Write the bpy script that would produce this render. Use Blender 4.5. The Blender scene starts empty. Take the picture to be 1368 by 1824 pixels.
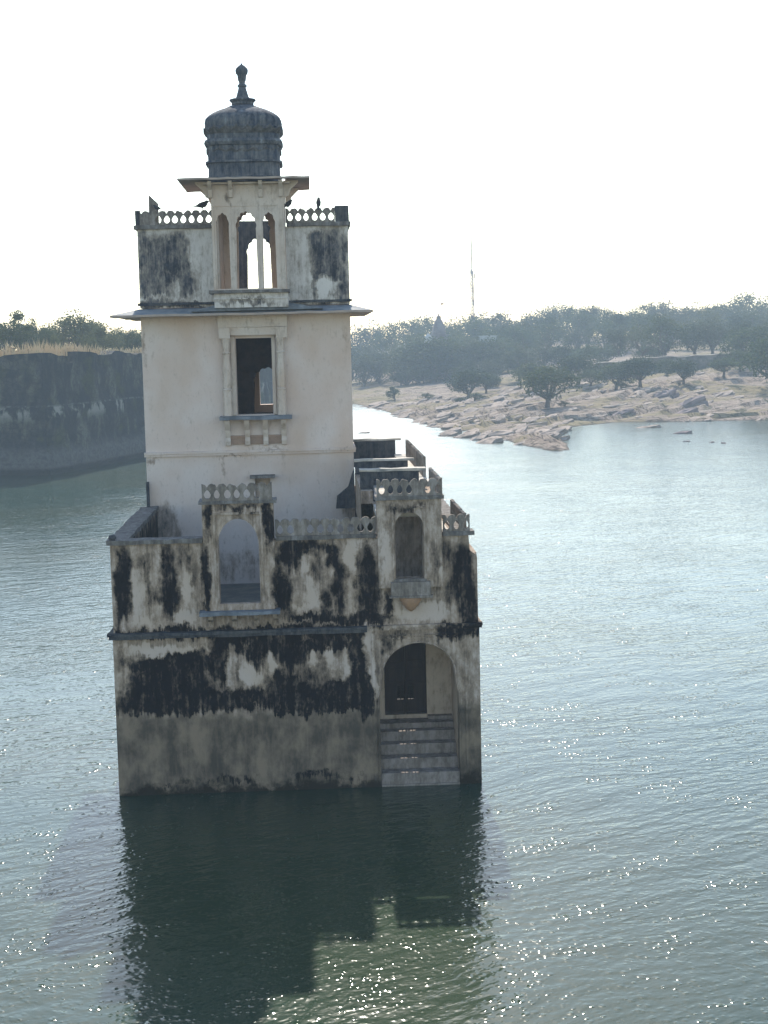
import bpy, bmesh, math, random
import numpy as np
from mathutils import Vector, Matrix, noise
from mathutils.geometry import tessellate_polygon

sc = bpy.context.scene
col = sc.collection
R = math.radians

# ------------------------------------------------------------------ camera, sky, sun, exposure
F = 2740.0 / 1824.0
_yaw, _pitch, _roll = math.atan(124/2740), math.atan(303/2740), 0.023
_f = Vector((math.sin(_yaw)*math.cos(_pitch), math.cos(_yaw)*math.cos(_pitch), -math.sin(_pitch)))
_r0 = _f.cross(Vector((0, 0, 1))).normalized(); _u0 = _r0.cross(_f)
_r = _r0*math.cos(_roll) - _u0*math.sin(_roll); _u = _u0*math.cos(_roll) + _r0*math.sin(_roll)
cam = bpy.data.cameras.new('camera'); camo = bpy.data.objects.new('camera', cam); col.objects.link(camo)
camo.matrix_world = Matrix(((_r.x, _u.x, -_f.x, 0), (_r.y, _u.y, -_f.y, -42), (_r.z, _u.z, -_f.z, 12.4), (0, 0, 0, 1)))
cam.sensor_fit = 'VERTICAL'; cam.sensor_height = 36; cam.lens = 36*F; cam.clip_end = 4000; cam.clip_start = .5
sc.camera = camo

SUN_EL, SUN_AZ = R(40), R(1.0)
w = bpy.data.worlds.new('World'); sc.world = w; w.use_nodes = True
nt = w.node_tree; bg = nt.nodes['Background']
sky = nt.nodes.new('ShaderNodeTexSky'); sky.sky_type = 'NISHITA'; sky.sun_disc = False
sky.sun_elevation = SUN_EL; sky.sun_rotation = SUN_AZ; sky.dust_density = .6; sky.air_density = 1.0; sky.ozone_density = .8; sky.altitude = 300
_wb = nt.nodes.new('ShaderNodeMix'); _wb.data_type = 'RGBA'; _wb.blend_type = 'MULTIPLY'; _wb.inputs[0].default_value = 1
_wb.inputs[7].default_value = (1.05, 1.01, .91, 1); nt.links.new(sky.outputs[0], _wb.inputs[6]); nt.links.new(_wb.outputs[2], bg.inputs[0]); bg.inputs[1].default_value = 0.15
sl = bpy.data.lights.new('sun', 'SUN'); sl.energy = 4.0; sl.angle = R(.5); sl.color = (1, .93, .82)
so = bpy.data.objects.new('sun', sl); col.objects.link(so)
_d = Vector((math.sin(SUN_AZ)*math.cos(SUN_EL), math.cos(SUN_AZ)*math.cos(SUN_EL), math.sin(SUN_EL)))
so.rotation_euler = _d.to_track_quat('Z', 'Y').to_euler(); so.location = (0, 60, 60)
sc.view_settings.view_transform = 'Standard'; sc.view_settings.look = 'None'
sc.view_settings.exposure = 1.05; sc.view_settings.gamma = 1
sc.render.engine = 'CYCLES'
sc.cycles.max_bounces = 7; sc.cycles.diffuse_bounces = 3; sc.cycles.glossy_bounces = 3
sc.cycles.volume_bounces = 1; sc.cycles.transparent_max_bounces = 6
sc.cycles.use_denoising = True
sc.cycles.sample_clamp_indirect = 4.0

# ------------------------------------------------------------------ material helpers
class NT:
    def __init__(s, name):
        s.m = bpy.data.materials.new(name); s.m.use_nodes = True; s.t = s.m.node_tree
        s.b = s.t.nodes['Principled BSDF']; s.out = s.t.nodes['Material Output']
        tc = s.t.nodes.new('ShaderNodeTexCoord'); s.P = tc.outputs['Object']
    def n(s, typ, **kw):
        nd = s.t.nodes.new('ShaderNode'+typ)
        for k, v in kw.items(): setattr(nd, k, v)
        return nd
    def link(s, a, b): s.t.links.new(a, b)
    def setin(s, sock, v):
        if isinstance(v, bpy.types.NodeSocket): s.link(v, sock)
        else: sock.default_value = v
    def math(s, op, a, b=0.0, c=0.0, clamp=False):
        nd = s.n('Math', operation=op, use_clamp=clamp)
        s.setin(nd.inputs[0], a); s.setin(nd.inputs[1], b); s.setin(nd.inputs[2], c)
        return nd.outputs[0]
    def vec(s, op, a, b=None, c=None):
        nd = s.n('VectorMath', operation=op); s.setin(nd.inputs[0], a)
        if b is not None: s.setin(nd.inputs[1], b)
        if c is not None: s.setin(nd.inputs[2], c)
        return nd
    def noise(s, vec, scale, detail=4, rough=.55, sx=(1, 1, 1), dist=0):
        if sx != (1, 1, 1): vec = s.vec('MULTIPLY', vec, sx).outputs[0]
        nd = s.n('TexNoise'); s.link(vec, nd.inputs['Vector'])
        nd.inputs['Scale'].default_value = scale; nd.inputs['Detail'].default_value = detail
        nd.inputs['Roughness'].default_value = rough; nd.inputs['Distortion'].default_value = dist
        return nd
    def step(s, v, lo, hi):
        nd = s.n('MapRange', interpolation_type='SMOOTHSTEP')
        s.setin(nd.inputs[0], v); nd.inputs[1].default_value = lo; nd.inputs[2].default_value = hi
        return nd.outputs[0]
    def mix(s, fac, a, b, typ='MIX'):
        nd = s.n('Mix', data_type='RGBA', blend_type=typ); s.setin(nd.inputs[0], fac)
        for i, v in ((6, a), (7, b)):
            if isinstance(v, (tuple, list)): v = (*v[:3], 1)
            s.setin(nd.inputs[i], v)
        return nd.outputs[2]
    def bump(s, h, strength=.3, dist=.02, base=None):
        nd = s.n('Bump'); s.link(h, nd.inputs['Height'])
        nd.inputs['Strength'].default_value = strength; nd.inputs['Distance'].default_value = dist
        if base: s.link(base, nd.inputs['Normal'])
        return nd.outputs[0]
    def done(s, color, rough=.85, normal=None, spec=.25):
        s.setin(s.b.inputs['Base Color'], (*color, 1) if isinstance(color, tuple) else color)
        s.setin(s.b.inputs['Roughness'], rough); s.b.inputs['Specular IOR Level'].default_value = spec
        if normal: s.link(normal, s.b.inputs['Normal'])
        return s.m

BLOCK_STAINS = [(-5.25, 6.12, 0.22, 1.15, 1), (-5.42, 5.82, 0.14, 1.31, 0.9), (-4.05, 6.4, 0.25, 0.77, 1), (-4.01, 5.54, 0.34, 0.58, 1), (-4.47, 5.56, 0.18, 0.34, 0.7), (-4.63, 6.42, 0.09, 0.92, 0.5), (-4.81, 6.58, 0.18, 0.25, 0.5), (-3.58, 6.7, 0.22, 0.46, 0.5), (-3.34, 6.22, 0.15, 0.38, 0.6), (-3.03, 6.21, 0.14, 1.15, 1), (-2.95, 7.69, 0.14, 0.49, 1.1), (-3.08, 5.28, 0.12, 0.31, 0.6), (-1.28, 7.64, 0.14, 0.85, 1), (-2.0, 8.0, 0.95, 0.11, 0.6), (-1.07, 5.92, 0.15, 0.77, 0.8), (-0.66, 6.69, 0.49, 0.43, 1), (-0.27, 6.91, 0.92, 0.22, 0.7), (-0.88, 5.6, 0.25, 0.62, 1), (0.42, 6.66, 0.22, 0.43, 1), (0.63, 5.79, 0.25, 0.92, 1), (0.23, 5.25, 0.18, 0.54, 0.8), (1.17, 5.77, 0.15, 1.15, 0.6), (1.48, 5.61, 0.31, 1.08, 1), (1.42, 6.55, 0.18, 0.46, 0.7), (1.15, 4.83, 0.92, 0.18, 1), (-0.09, 4.9, 0.69, 0.15, 0.9), (1.94, 5.2, 0.12, 0.46, 0.9), (-0.05, 6.28, 0.22, 0.77, 0.6), (-0.55, 4.96, 0.46, 0.22, 0.7), (2.54, 7.92, 0.69, 0.15, 0.55), (3.6, 6.56, 0.22, 0.62, 0.6), (4.06, 6.0, 0.34, 1.08, 1), (4.24, 5.05, 0.28, 0.77, 1), (3.66, 5.54, 0.22, 0.54, 0.6), (3.28, 6.34, 0.12, 0.92, 0.4), (3.87, 4.51, 0.69, 0.18, 1.2), (4.42, 4.44, 0.25, 0.18, 1.1), (2.07, 4.36, 0.52, 0.16, 0.54), (3.63, 4.28, 0.52, 0.13, 0.86), (1.88, 4.02, 0.17, 0.3, 0.76), (-4.12, 4.62, 1.54, 0.15, 1.2), (-1.81, 4.45, 1.38, 0.25, 1.1), (0.36, 4.41, 0.92, 0.22, 1.2), (-0.41, 4.6, 1.23, 0.14, 1.1), (-5.45, 3.94, 0.1, 0.99, 0.54), (-4.77, 3.79, 0.69, 0.24, 0.86), (-5.03, 2.98, 0.31, 0.67, 1.08), (-4.09, 3.34, 0.95, 0.8, 1.4), (-4.66, 2.65, 1.12, 0.43, 1.3), (-3.57, 2.77, 0.69, 0.5, 1.3), (-3.38, 3.72, 0.52, 0.41, 1.19), (-2.72, 4.17, 0.31, 0.5, 1.08), (-2.79, 3.7, 0.26, 0.5, 0.97), (-1.75, 3.98, 0.28, 0.58, 1.08), (-2.21, 4.15, 0.17, 0.33, 0.86), (-1.35, 4.28, 0.35, 0.5, 0.86), (-0.74, 3.94, 0.52, 0.5, 1.19), (-0.35, 4.12, 1.55, 0.16, 1.19), (-0.16, 2.58, 1.64, 0.46, 1.4), (0.78, 2.62, 0.77, 0.5, 1.3), (-1.08, 3.08, 0.45, 0.43, 1.08), (1.12, 3.57, 0.28, 1.17, 1.19), (1.22, 2.61, 0.25, 0.83, 1.3), (-2.18, 2.73, 1.03, 0.27, 0.97), (-2.65, 2.5, 0.77, 0.19, 0.65), (-0.78, 2.68, 0.86, 0.43, 1.19), (-0.14, 3.29, 0.69, 0.24, 0.54), (-3.81, 0.39, 0.62, 0.12, 0.5), (-2.41, 0.42, 1.08, 0.15, 0.7), (-0.21, 0.5, 1.08, 0.22, 0.8), (1.04, 0.29, 0.46, 0.25, 0.6), (-4.28, 0.25, 0.92, 0.06, 0.6), (-4.92, 5.73, 0.2, 0.63, -0.58), (-4.26, 6.79, 0.1, 0.42, -0.5), (-4.87, 4.97, 0.4, 0.17, -0.58), (-3.54, 5.76, 0.17, 0.5, -0.65), (-3.64, 4.98, 0.42, 0.2, -0.65), (-3.42, 6.92, 0.26, 0.17, -0.43), (-0.28, 6.44, 0.23, 0.26, -0.79), (-0.15, 5.66, 0.26, 0.5, -0.72), (-0.4, 5.12, 0.29, 0.2, -0.58), (0.96, 6.64, 0.17, 0.57, -0.72), (0.41, 6.42, 0.11, 0.4, -0.65), (1.43, 6.94, 0.42, 0.1, -0.36), (1.97, 6.61, 0.14, 0.78, -0.65), (2.87, 4.94, 0.78, 0.31, -0.86), (3.51, 6.17, 0.14, 0.57, -0.43), (-4.29, 4.14, 1.13, 0.13, -0.86), (-2.98, 4.02, 0.5, 0.13, -0.43), (-4.93, 3.45, 0.2, 0.26, -0.43), (-4.64, 3.16, 0.29, 0.31, -0.43), (-4.82, 2.31, 0.4, 0.06, -0.36), (-2.49, 3.45, 0.13, 0.85, -0.79), (-2.0, 3.43, 0.2, 0.53, -0.94), (-1.3, 3.81, 0.1, 0.85, -0.79), (-2.33, 3.76, 0.06, 0.85, -0.43), (-1.77, 3.27, 0.42, 0.29, -0.58), (-0.13, 3.69, 0.14, 0.4, -0.79), (0.34, 3.67, 0.2, 0.37, -0.79), (0.73, 3.5, 0.2, 0.48, -0.72), (0.17, 3.28, 0.71, 0.2, -0.43), (1.36, 4.03, 0.13, 0.85, -0.86), (1.5, 3.24, 0.1, 0.85, -0.72), (-3.2, 3.3, 2.0, 0.9, 0.45), (0.4, 3.2, 1.6, 1.0, 0.4), (-0.3, 2.55, 2.4, 0.3, 0.6), (-4.2, 2.5, 1.2, 0.25, 0.7)]
TOWER_STAINS = [(-4.79, 15.36, 0.83, 0.83, 1.2), (-4.55, 14.54, 1.02, 0.74, 1.2), (-4.15, 15.52, 0.37, 0.74, 1.2), (-5.23, 14.92, 0.26, 1.11, 1), (-4.0, 14.53, 0.26, 0.52, 1.2), (-5.31, 16.0, 0.15, 0.37, 0.7), (-4.5, 15.89, 0.56, 0.11, 0.6), (-5.13, 13.77, 0.37, 0.22, 1), (-3.76, 13.71, 0.56, 0.19, 1), (-4.58, 13.81, 1.11, 0.15, 0.6), (0.59, 15.34, 0.59, 0.93, 1.2), (0.85, 14.79, 0.52, 0.83, 1.2), (0.33, 15.89, 0.37, 0.26, 0.8), (1.06, 15.69, 0.28, 0.74, 1), (0.2, 14.44, 0.15, 0.56, 0.9), (1.11, 14.06, 0.26, 0.37, 0.6), (0.18, 13.66, 0.93, 0.19, 0.9), (-2.02, 13.85, 1.11, 0.11, 0.7), (-4.37, 14.45, 0.3, 0.48, -0.9), (0.65, 14.34, 0.48, 0.26, -1), (0.47, 14.43, 0.26, 0.41, -0.8), (-4.84, 14.0, 0.93, 0.11, -0.3), (0.95, 14.97, 0.07, 0.74, -0.3)]


def stain_mat(name, light, dark, blobs=(), amount=.0, streak=.5, light2=None, damp=False, warm=None):
    """weathered lime plaster: 'blobs' are the places where black lichen grows (X, Z, half width, half height, strength)"""
    s = NT(name); P = s.P
    n_warp = s.noise(P, 2.2, 4, .6)
    wv = s.vec('MULTIPLY_ADD', n_warp.outputs['Color'], (.5, 0, .75), (-.25, 0, -.375)).outputs[0]
    st = s.noise(P, 1.0, 7, .7, (7.0, 7.0, .42))          # vertical run-off streaks
    wp = s.vec('ADD', P, wv).outputs[0]
    cz = s.n('CombineXYZ'); s.link(s.math('MULTIPLY_ADD', st.outputs[0], .8, -.36), cz.inputs[2]); wp = s.vec('ADD', wp, cz.outputs[0]).outputs[0]   # run-off: lower edges drip
    fine = s.noise(P, 9, 6, .7, (1.6, 1.6, .8))
    big = s.noise(P, .8, 3, .5)
    v = None
    for (X, Z, a, b, k) in blobs:
        q = s.vec('MULTIPLY_ADD', wp, (1/a, 0, 1/b), (-X/a, 0, -Z/b)).outputs[0]
        d = s.vec('DOT_PRODUCT', q, q).outputs['Value']
        e = s.math('MULTIPLY_ADD', d, -k*.95, k*1.15)
        e = s.math('MAXIMUM' if k > 0 else 'MINIMUM', e, 0.0)
        v = e if v is None else s.math('ADD', v, e)
    if v is None: v = s.math('ADD', amount, 0.0)
    else:
        v = s.math('MINIMUM', v, .93); v = s.math('MAXIMUM', v, -.8); v = s.math('ADD', v, amount)
    v = s.math('MULTIPLY_ADD', s.math('SUBTRACT', st.outputs[0], .5), 3.4*streak, v)
    v = s.math('MULTIPLY_ADD', s.math('SUBTRACT', fine.outputs[0], .5), .9, v)
    v = s.math('MULTIPLY_ADD', s.math('SUBTRACT', big.outputs[0], .5), .8*streak, v)
    mot = s.noise(P, 3.2, 5, .68, (1.3, 1.3, .7))
    v = s.math('MULTIPLY_ADD', s.math('SUBTRACT', mot.outputs[0], .5), 2.0, v)
    mask = s.step(v, .05, 1.1)
    soft = s.step(v, -.45, .35)
    L = light
    if light2: L = s.mix(s.step(big.outputs[0], .38, .62), light, light2)
    L = s.mix(s.math('MULTIPLY', soft, .8), L, (light[0]*.46, light[1]*.42, light[2]*.36))
    if warm:
        L = s.mix(s.step(s.noise(P, .55, 3, .5, (1, 1, .7)).outputs[0], .45, .75), L, warm)
    L = s.mix(s.math('MULTIPLY', s.step(fine.outputs[0], .52, .75), .35), L, tuple(c*.6 for c in light))
    if damp:
        z = s.n('SeparateXYZ'); s.link(P, z.inputs[0])
        zz = s.math('MULTIPLY_ADD', s.math('SUBTRACT', n_warp.outputs[0], .5), .9, z.outputs[2])
        f = s.step(zz, 2.50, 2.05)
        dcol = s.mix(s.step(s.noise(P, 1.6, 6, .65, (1, 1, .6)).outputs[0], .36, .66), (.072, .060, .048), (.23, .178, .13))
        dcol = s.mix(s.math('MULTIPLY', s.step(st.outputs[0], .5, .7), .5), dcol, (.22, .17, .125))
        mask = s.mix(f, mask, s.step(s.math('ADD', v, -.1), .5, 1.0))
        L = s.mix(f, L, dcol)
        wet = s.step(s.math('MULTIPLY_ADD', s.math('SUBTRACT', s.noise(P, 1.7, 6, .7).outputs[0], .5), 1.5, z.outputs[2]), .40, .04)
    dk = s.mix(s.step(s.noise(P, 4, 5, .7).outputs[0], .4, .75), dark, tuple(min(1, c*2.0) for c in dark))
    c = s.mix(mask, L, dk)
    if damp: c = s.mix(wet, c, (.020, .017, .012))
    h = s.math('ADD', s.math('MULTIPLY', fine.outputs[0], 1.0), s.math('MULTIPLY', s.noise(P, 40, 3, .6).outputs[0], .35))
    return s.done(c, .9, s.bump(h, .5, .025), .06)

def simple_mat(name, c1, c2, scale=3, rough=.9, stretch=(1, 1, 1), bump=.3, dist=.03, lo=.38, hi=.64, c3=None):
    s = NT(name); a = s.noise(s.P, scale, 6, .62, stretch)
    c = s.mix(s.step(a.outputs[0], lo, hi), c1, c2)
    if c3: c = s.mix(s.step(s.noise(s.P, scale*.37, 4, .6).outputs[0], .5, .66), c, c3)
    c = s.mix(s.math('MULTIPLY', s.step(s.noise(s.P, scale*7, 4, .7).outputs[0], .45, .7), .4), c, tuple(k*.5 for k in c1))
    return s.done(c, rough, s.bump(a.outputs[0], bump, dist), .2)

# ------------------------------------------------------------------ object helpers
rng = random.Random(7)
def tag(o, label=None, cat=None, group=None, kind=None):
    if label: o['label'] = label
    if cat: o['category'] = cat
    if group: o['group'] = group
    if kind: o['kind'] = kind
    elif label: o['kind'] = 'thing'
    return o
def empty(name, loc, label=None, cat=None, group=None, rz=0, s=1.0):
    o = bpy.data.objects.new(name, None); col.objects.link(o)
    o.location = loc; o.rotation_euler = (0, 0, rz); o.scale = (s, s, s); o.empty_display_size = .5
    return tag(o, label, cat, group)

class MB:
    """collects shapes of ONE part"""
    def __init__(s): s.v = []; s.f = []
    def add(s, vs, fs):
        k = len(s.v); s.v += [tuple(p) for p in vs]; s.f += [tuple(i+k for i in f) for f in fs]; return s
    def box(s, x0, x1, y0, y1, z0, z1, jit=0.0, seg=.3):
        L = [x1-x0, y1-y0, z1-z0]; ax = L.index(max(L)); n = max(1, int(L[ax]/seg)) if jit else 1
        rings = []
        for i in range(n+1):
            t = i/n; r = []
            for (a, b) in ((0, 0), (1, 0), (1, 1), (0, 1)):
                c = [0, 0, 0]; oth = [k for k in range(3) if k != ax]
                lo = (x0, y0, z0); hi = (x1, y1, z1)
                c[ax] = lo[ax] + (hi[ax]-lo[ax])*t
                c[oth[0]] = (lo, hi)[a][oth[0]]; c[oth[1]] = (lo, hi)[b][oth[1]]
                if jit: c = [q+rng.uniform(-jit, jit)*(0 if (k == ax and i in (0, n)) else 1) for k, q in enumerate(c)]
                r.append(c)
            rings.append(r)
        vs = [p for r in rings for p in r]; fs = []
        for i in range(n):
            for k in range(4): a = i*4+k; b = i*4+(k+1) % 4; fs.append((a, b, b+4, a+4))
        fs += [(3, 2, 1, 0), tuple(n*4+k for k in range(4))]
        return s.add(vs, fs)
    def prism(s, outer, holes, a0, a1, axis='Y'):
        loops = [outer]+list(holes); flat = [p for l in loops for p in l]
        tris = tessellate_polygon([[Vector((p[0], p[1], 0)) for p in l] for l in loops])
        def m(p, a): return (p[0], a, p[1]) if axis == 'Y' else ((a, p[0], p[1]) if axis == 'X' else (p[0], p[1], a))
        n = len(flat); vs = [m(p, a0) for p in flat]+[m(p, a1) for p in flat]; fs = []
        for t in tris: fs.append(tuple(t)); fs.append(tuple(i+n for i in reversed(t)))
        k = 0
        for l in loops:
            for i in range(len(l)): a = k+i; b = k+(i+1) % len(l); fs.append((a, b, b+n, a+n))
            k += len(l)
        return s.add(vs, fs)
    def loft(s, rings, cap=True):
        n = len(rings[0]); vs = [p for r in rings for p in r]; fs = []
        for i in range(len(rings)-1):
            for k in range(n): a = i*n+k; b = i*n+(k+1) % n; fs.append((a, b, b+n, a+n))
        if cap: fs += [tuple(reversed(range(n))), tuple(range((len(rings)-1)*n, len(rings)*n))]
        return s.add(vs, fs)
    def lathe(s, cx, cy, prof, n=16, sq=0.0):
        """prof: (z, radius); sq>0 gives a squarish superellipse plan"""
        rings = []
        for z, r in prof:
            ring = []
            for k in range(n):
                t = 2*math.pi*k/n; c, q = math.cos(t), math.sin(t)
                if sq: e = (abs(c)**sq+abs(q)**sq)**(-1/sq)
                else: e = 1
                ring.append((cx+r*e*c, cy+r*e*q, z))
            rings.append(ring)
        return s.loft(rings)
    def tube(s, pts, rad, n=7):
        pts = [Vector(p) for p in pts]; rings = []
        if not isinstance(rad, (list, tuple)): rad = [rad]*len(pts)
        for i, p in enumerate(pts):
            d = (pts[min(i+1, len(pts)-1)]-pts[max(i-1, 0)]).normalized()
            a = d.orthogonal().normalized() if abs(d.z) < .95 else Vector((1, 0, 0)); a = (a-d*a.dot(d)).normalized(); b = d.cross(a)
            rings.append([p+(a*math.cos(2*math.pi*k/n)+b*math.sin(2*math.pi*k/n))*rad[i] for k in range(n)])
        return s.loft(rings)
    def mesh(s, name, mat, smooth=False, angle=None):
        me = bpy.data.meshes.new(name); me.from_pydata(s.v, [], s.f); me.update()
        bm = bmesh.new(); bm.from_mesh(me); bmesh.ops.recalc_face_normals(bm, faces=bm.faces); bm.to_mesh(me); bm.free()
        me.materials.append(mat)
        if smooth:
            me.polygons.foreach_set('use_smooth', [True]*len(me.polygons))
            if angle: me.set_sharp_from_angle(angle=R(angle))
        return me
    def build(s, name, mat, parent=None, smooth=False, angle=40, bevel=0):
        o = bpy.data.objects.new(name, s.mesh(name, mat, smooth, angle)); col.objects.link(o)
        if parent is not None:
            o.parent = parent
            p = parent; off = Vector((0, 0, 0))
            while p is not None: off += p.location; p = p.parent
            o.location = -off
        if bevel:
            b = o.modifiers.new('bevel', 'BEVEL'); b.width = bevel; b.segments = 2; b.limit_method = 'ANGLE'
        return o

def rect(x0, x1, z0, z1): return [(x0, z0), (x1, z0), (x1, z1), (x0, z1)]
def arch(x0, x1, z0, zs, zt, cusps=0, n=24, tip=0.0):
    """opening outline: straight jambs to zs, then round (or cusped) arch to zt"""
    cx, r, h = (x0+x1)/2, (x1-x0)/2, zt-zs; pts = [(x0, z0), (x1, z0)]
    m = cusps*6 if cusps else n
    for i in range(m+1):
        t = math.pi*i/m; k = 1.0
        if cusps: k = 1-.09*(1-abs(math.sin(cusps*t)))
        z = zs+h*math.sin(t)*k
        if tip: z += tip*max(0, 1-abs(math.cos(t))*5)
        pts.append((cx+r*math.cos(t)*k, z))
    return pts
def balustrade(mb, u0, u1, z0, a0, a1, axis='Y', pitch=.285, h=.47, skip=()):
    n = max(1, round((u1-u0)/pitch)); p = (u1-u0)/n; top = []; holes = []
    for i in range(n):                       # scallops with their valleys above the openings
        for k in range(7):
            t = k/6; u = u1-(i+t)*p; ph = (t+.5) % 1
            if i == 0 and k == 0: u = u1
            top.append((u, z0+h*(.78+.22*math.sqrt(max(0, 1-(2*abs(ph-.5))**2)))*(1 if i % 7 != 3 else .93)+rng.uniform(-.009, .009)))
        if i not in skip:
            c = u0+(i+.5)*p+rng.uniform(-.012, .012); w_ = p*rng.uniform(.30, .37); hb, ht = z0+h*.17, z0+h*.70
            holes.append([(c+w_*math.cos(a)*(1-.42*max(0, math.sin(a))), (hb+ht)/2-.02+(ht-hb)/2*math.sin(a)) for a in [2*math.pi*q/14 for q in range(14)]])
    out = [(u0, z0), (u1, z0)]; last = None
    for q in top:
        if last is None or abs(q[0]-last) > 1e-4: out.append(q); last = q[0]
    out[-1] = (u0, out[-1][1])
    mb.prism(out, holes, a0, a1, axis)
    return mb
# ------------------------------------------------------------------ THE PALACE
M_block = stain_mat('stained_plaster', (.47, .38, .31), (.005, .0045, .006), BLOCK_STAINS, .12, .46, (.50, .42, .37), damp=True)
M_tower = stain_mat('cream_plaster', (.60, .495, .44), (.05, .05, .055), [(-5.0, 6.2, .6, 1.1, 1.4), (1.2, 6.9, .35, .7, .9), (-2.2, 5.2, 3.2, .5, .5), (-5.3, 8.8, .3, .12, .5), (-1.4, 9.0, .9, .07, .5), (-2.9, 8.4, .1, .5, .55), (-1.0, 8.5, .08, .4, .5), (1.1, 9.0, .3, .1, .7), (-4.2, 5.0, 1.2, .7, .7), (.6, 5.2, 1.0, .8, .5), (-2.6, 8.8, .9, .05, .6), (1.2, 12.6, .12, .5, .5), (-5.4, 12.4, .1, .8, .6), (-1.8, 6.8, .3, .5, .45)], -.54, .34, (.62, .535, .49), warm=(.54, .42, .345))
M_upper = stain_mat('upper_plaster', (.56, .52, .49), (.030, .034, .045), TOWER_STAINS, -.18, .45, (.62, .58, .54))
M_pav = stain_mat('pavilion_plaster', (.55, .465, .40), (.09, .07, .06), [(-2.45, 17.0, .1, .25, .8)], -.35, .3, (.57, .50, .44), warm=(.50, .39, .31))
M_dark = stain_mat('lichen_shade_stone', (.17, .18, .20), (.022, .026, .036), (), .55, .5)
M_dome = stain_mat('dome_stone', (.27, .29, .33), (.03, .038, .055), (), .56, .55)
M_cap = stain_mat('coping_stone', (.26, .25, .25), (.03, .03, .036), (), .22, .5)
M_slate = simple_mat('slate_slab', (.20, .22, .25), (.10, .115, .14), 2.5, .8, bump=.3)
M_eave = simple_mat('eave_stone', (.36, .30, .26), (.26, .23, .21), 2.2, .85, bump=.25)
M_screen = stain_mat('weathered_screen', (.32, .29, .27), (.04, .04, .045), (), .15, .5)
M_petal = stain_mat('petal_stone', (.20, .20, .21), (.03, .034, .045), (), .25, .5)
M_inner = stain_mat('inner_plaster', (.52, .42, .33), (.06, .05, .045), (), -.25, .4, (.46, .36, .28))
M_wood = simple_mat('dark_wood', (.018, .011, .010), (.034, .020, .016), 6, .7, (1, 1, .2), .4, .01)
M_step = stain_mat('step_stone', (.27, .235, .215), (.06, .05, .045), (), -.05, .4, damp=False)
M_roof = simple_mat('lime_roof', (.55, .50, .44), (.38, .35, .31), 2, .9, c3=(.16, .16, .15))

P = empty('water_palace', (-.6, 8, 0), 'tall weathered plaster lake palace with a domed tower rising out of the water', 'palace')
XL, XR, YB = -5.65, 4.48, 16.4

# lower block front wall with its arched doorway, storey below the string course
mb = MB(); dz = arch(1.66, 3.87, -1.5, 2.6, 2.62, 0, 2)[:2]
door = [(1.66, -1.49), (3.87, -1.49), (3.87, 2.62), (3.80, 2.80), (3.77, 3.16)]
for i in range(1, 24):
    t = math.pi*i/24; door.append((2.77+1.0*math.cos(t), 3.16+.90*math.sin(t)+.07*max(0, 1-abs(math.cos(t))*7)))
door += [(1.77, 3.16), (1.74, 2.80), (1.66, 2.62)]
mb.prism([(XL, -1.5), (XR, -1.5), (XR, 4.47), (XL, 4.47)], [door], 0, .42)
lw = mb.build('lower_wall', M_block, P)
# upper storey of the block front, with the two window bays cut out
mb = MB()
mb.prism([(XL+.03, 4.60), (XR-.03, 4.60), (XR-.03, 6.42), (4.42, 6.50), (4.25, 6.60), (4.22, 7.05), (2.96, 7.05), (2.96, 5.88), (2.18, 5.88), (2.18, 7.05),
          (-1.55, 7.05), (-1.55, 5.25), (-2.67, 5.25), (-2.67, 7.05), (XL+.03, 7.05)], [], .002, .45)
mb.build('upper_wall', M_block, P)
# side and rear walls
mb = MB()
mb.box(XL, XL+.45, .425, 8.9, -1.5, 7.05); mb.box(XL, XL+.4, 8.9, YB, -1.5, 4.5)
mb.box(XR-.45, XR, .425, YB, -1.5, 6.5); mb.box(XL+.4, XR-.45, YB-.45, YB, -1.5, 7.0)
mb.box(3.8, 4.22, .455, YB-.45, 6.5, 7.05)
mb.build('side_wall', M_block, P)
# string course (black ledge) round the block
mb = MB()
mb.box(XL-.09, 1.35, -.17, -.003, 4.44, 4.52, .012); mb.box(XL-.13, 1.35, -.22, .3, 4.52, 4.60, .014)
mb.box(XL-.12, XL-.003, 0, 8.9, 4.46, 4.58, .014)
mb.build('string_course', M_dark, P)
mb = MB()
mb.box(1.355, XR+.06, -.10, -.003, 4.46, 4.53, .008); mb.box(1.355, XR+.08, -.13, .3, 4.53, 4.60, .008)
mb.box(XR+.002, XR+.08, 0, YB, 4.48, 4.58, .01); mb.box(1.72, 3.90, -.05, -.003, 4.28, 4.32, .006)
mb.build('string_course', M_block, P)
# terrace floor and inner masses
mb = MB(); mb.box(XL+.46, 1.4, .46, 8.9, 4.35, 4.5); mb.build('terrace_floor', simple_mat('terrace_floor', (.09, .095, .09), (.16, .15, .13), 1.6), P)
# coping of the parapets
mb = MB()
mb.box(XL-.06, -3.1, -.10, .50, 7.05, 7.17, .014); mb.box(XL-.06, XL+.50, .505, 8.88, 7.05, 7.17, .02)
mb.box(-1.08, 1.68, -.08, .50, 7.05, 7.16, .012); mb.box(3.50, 4.38, -.08, .50, 7.05, 7.16, .012)
mb.box(3.85, 4.30, .505, YB, 7.05, 7.14, .012)
mb.build('coping', M_cap, P)
mb = MB(); mb.lathe(XL+.1, .05, [(7.16, .05), (7.19, .10), (7.25, .115), (7.31, .08), (7.33, .02)], 10); mb.build('stone_knob', M_dark, P, True)

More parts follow.
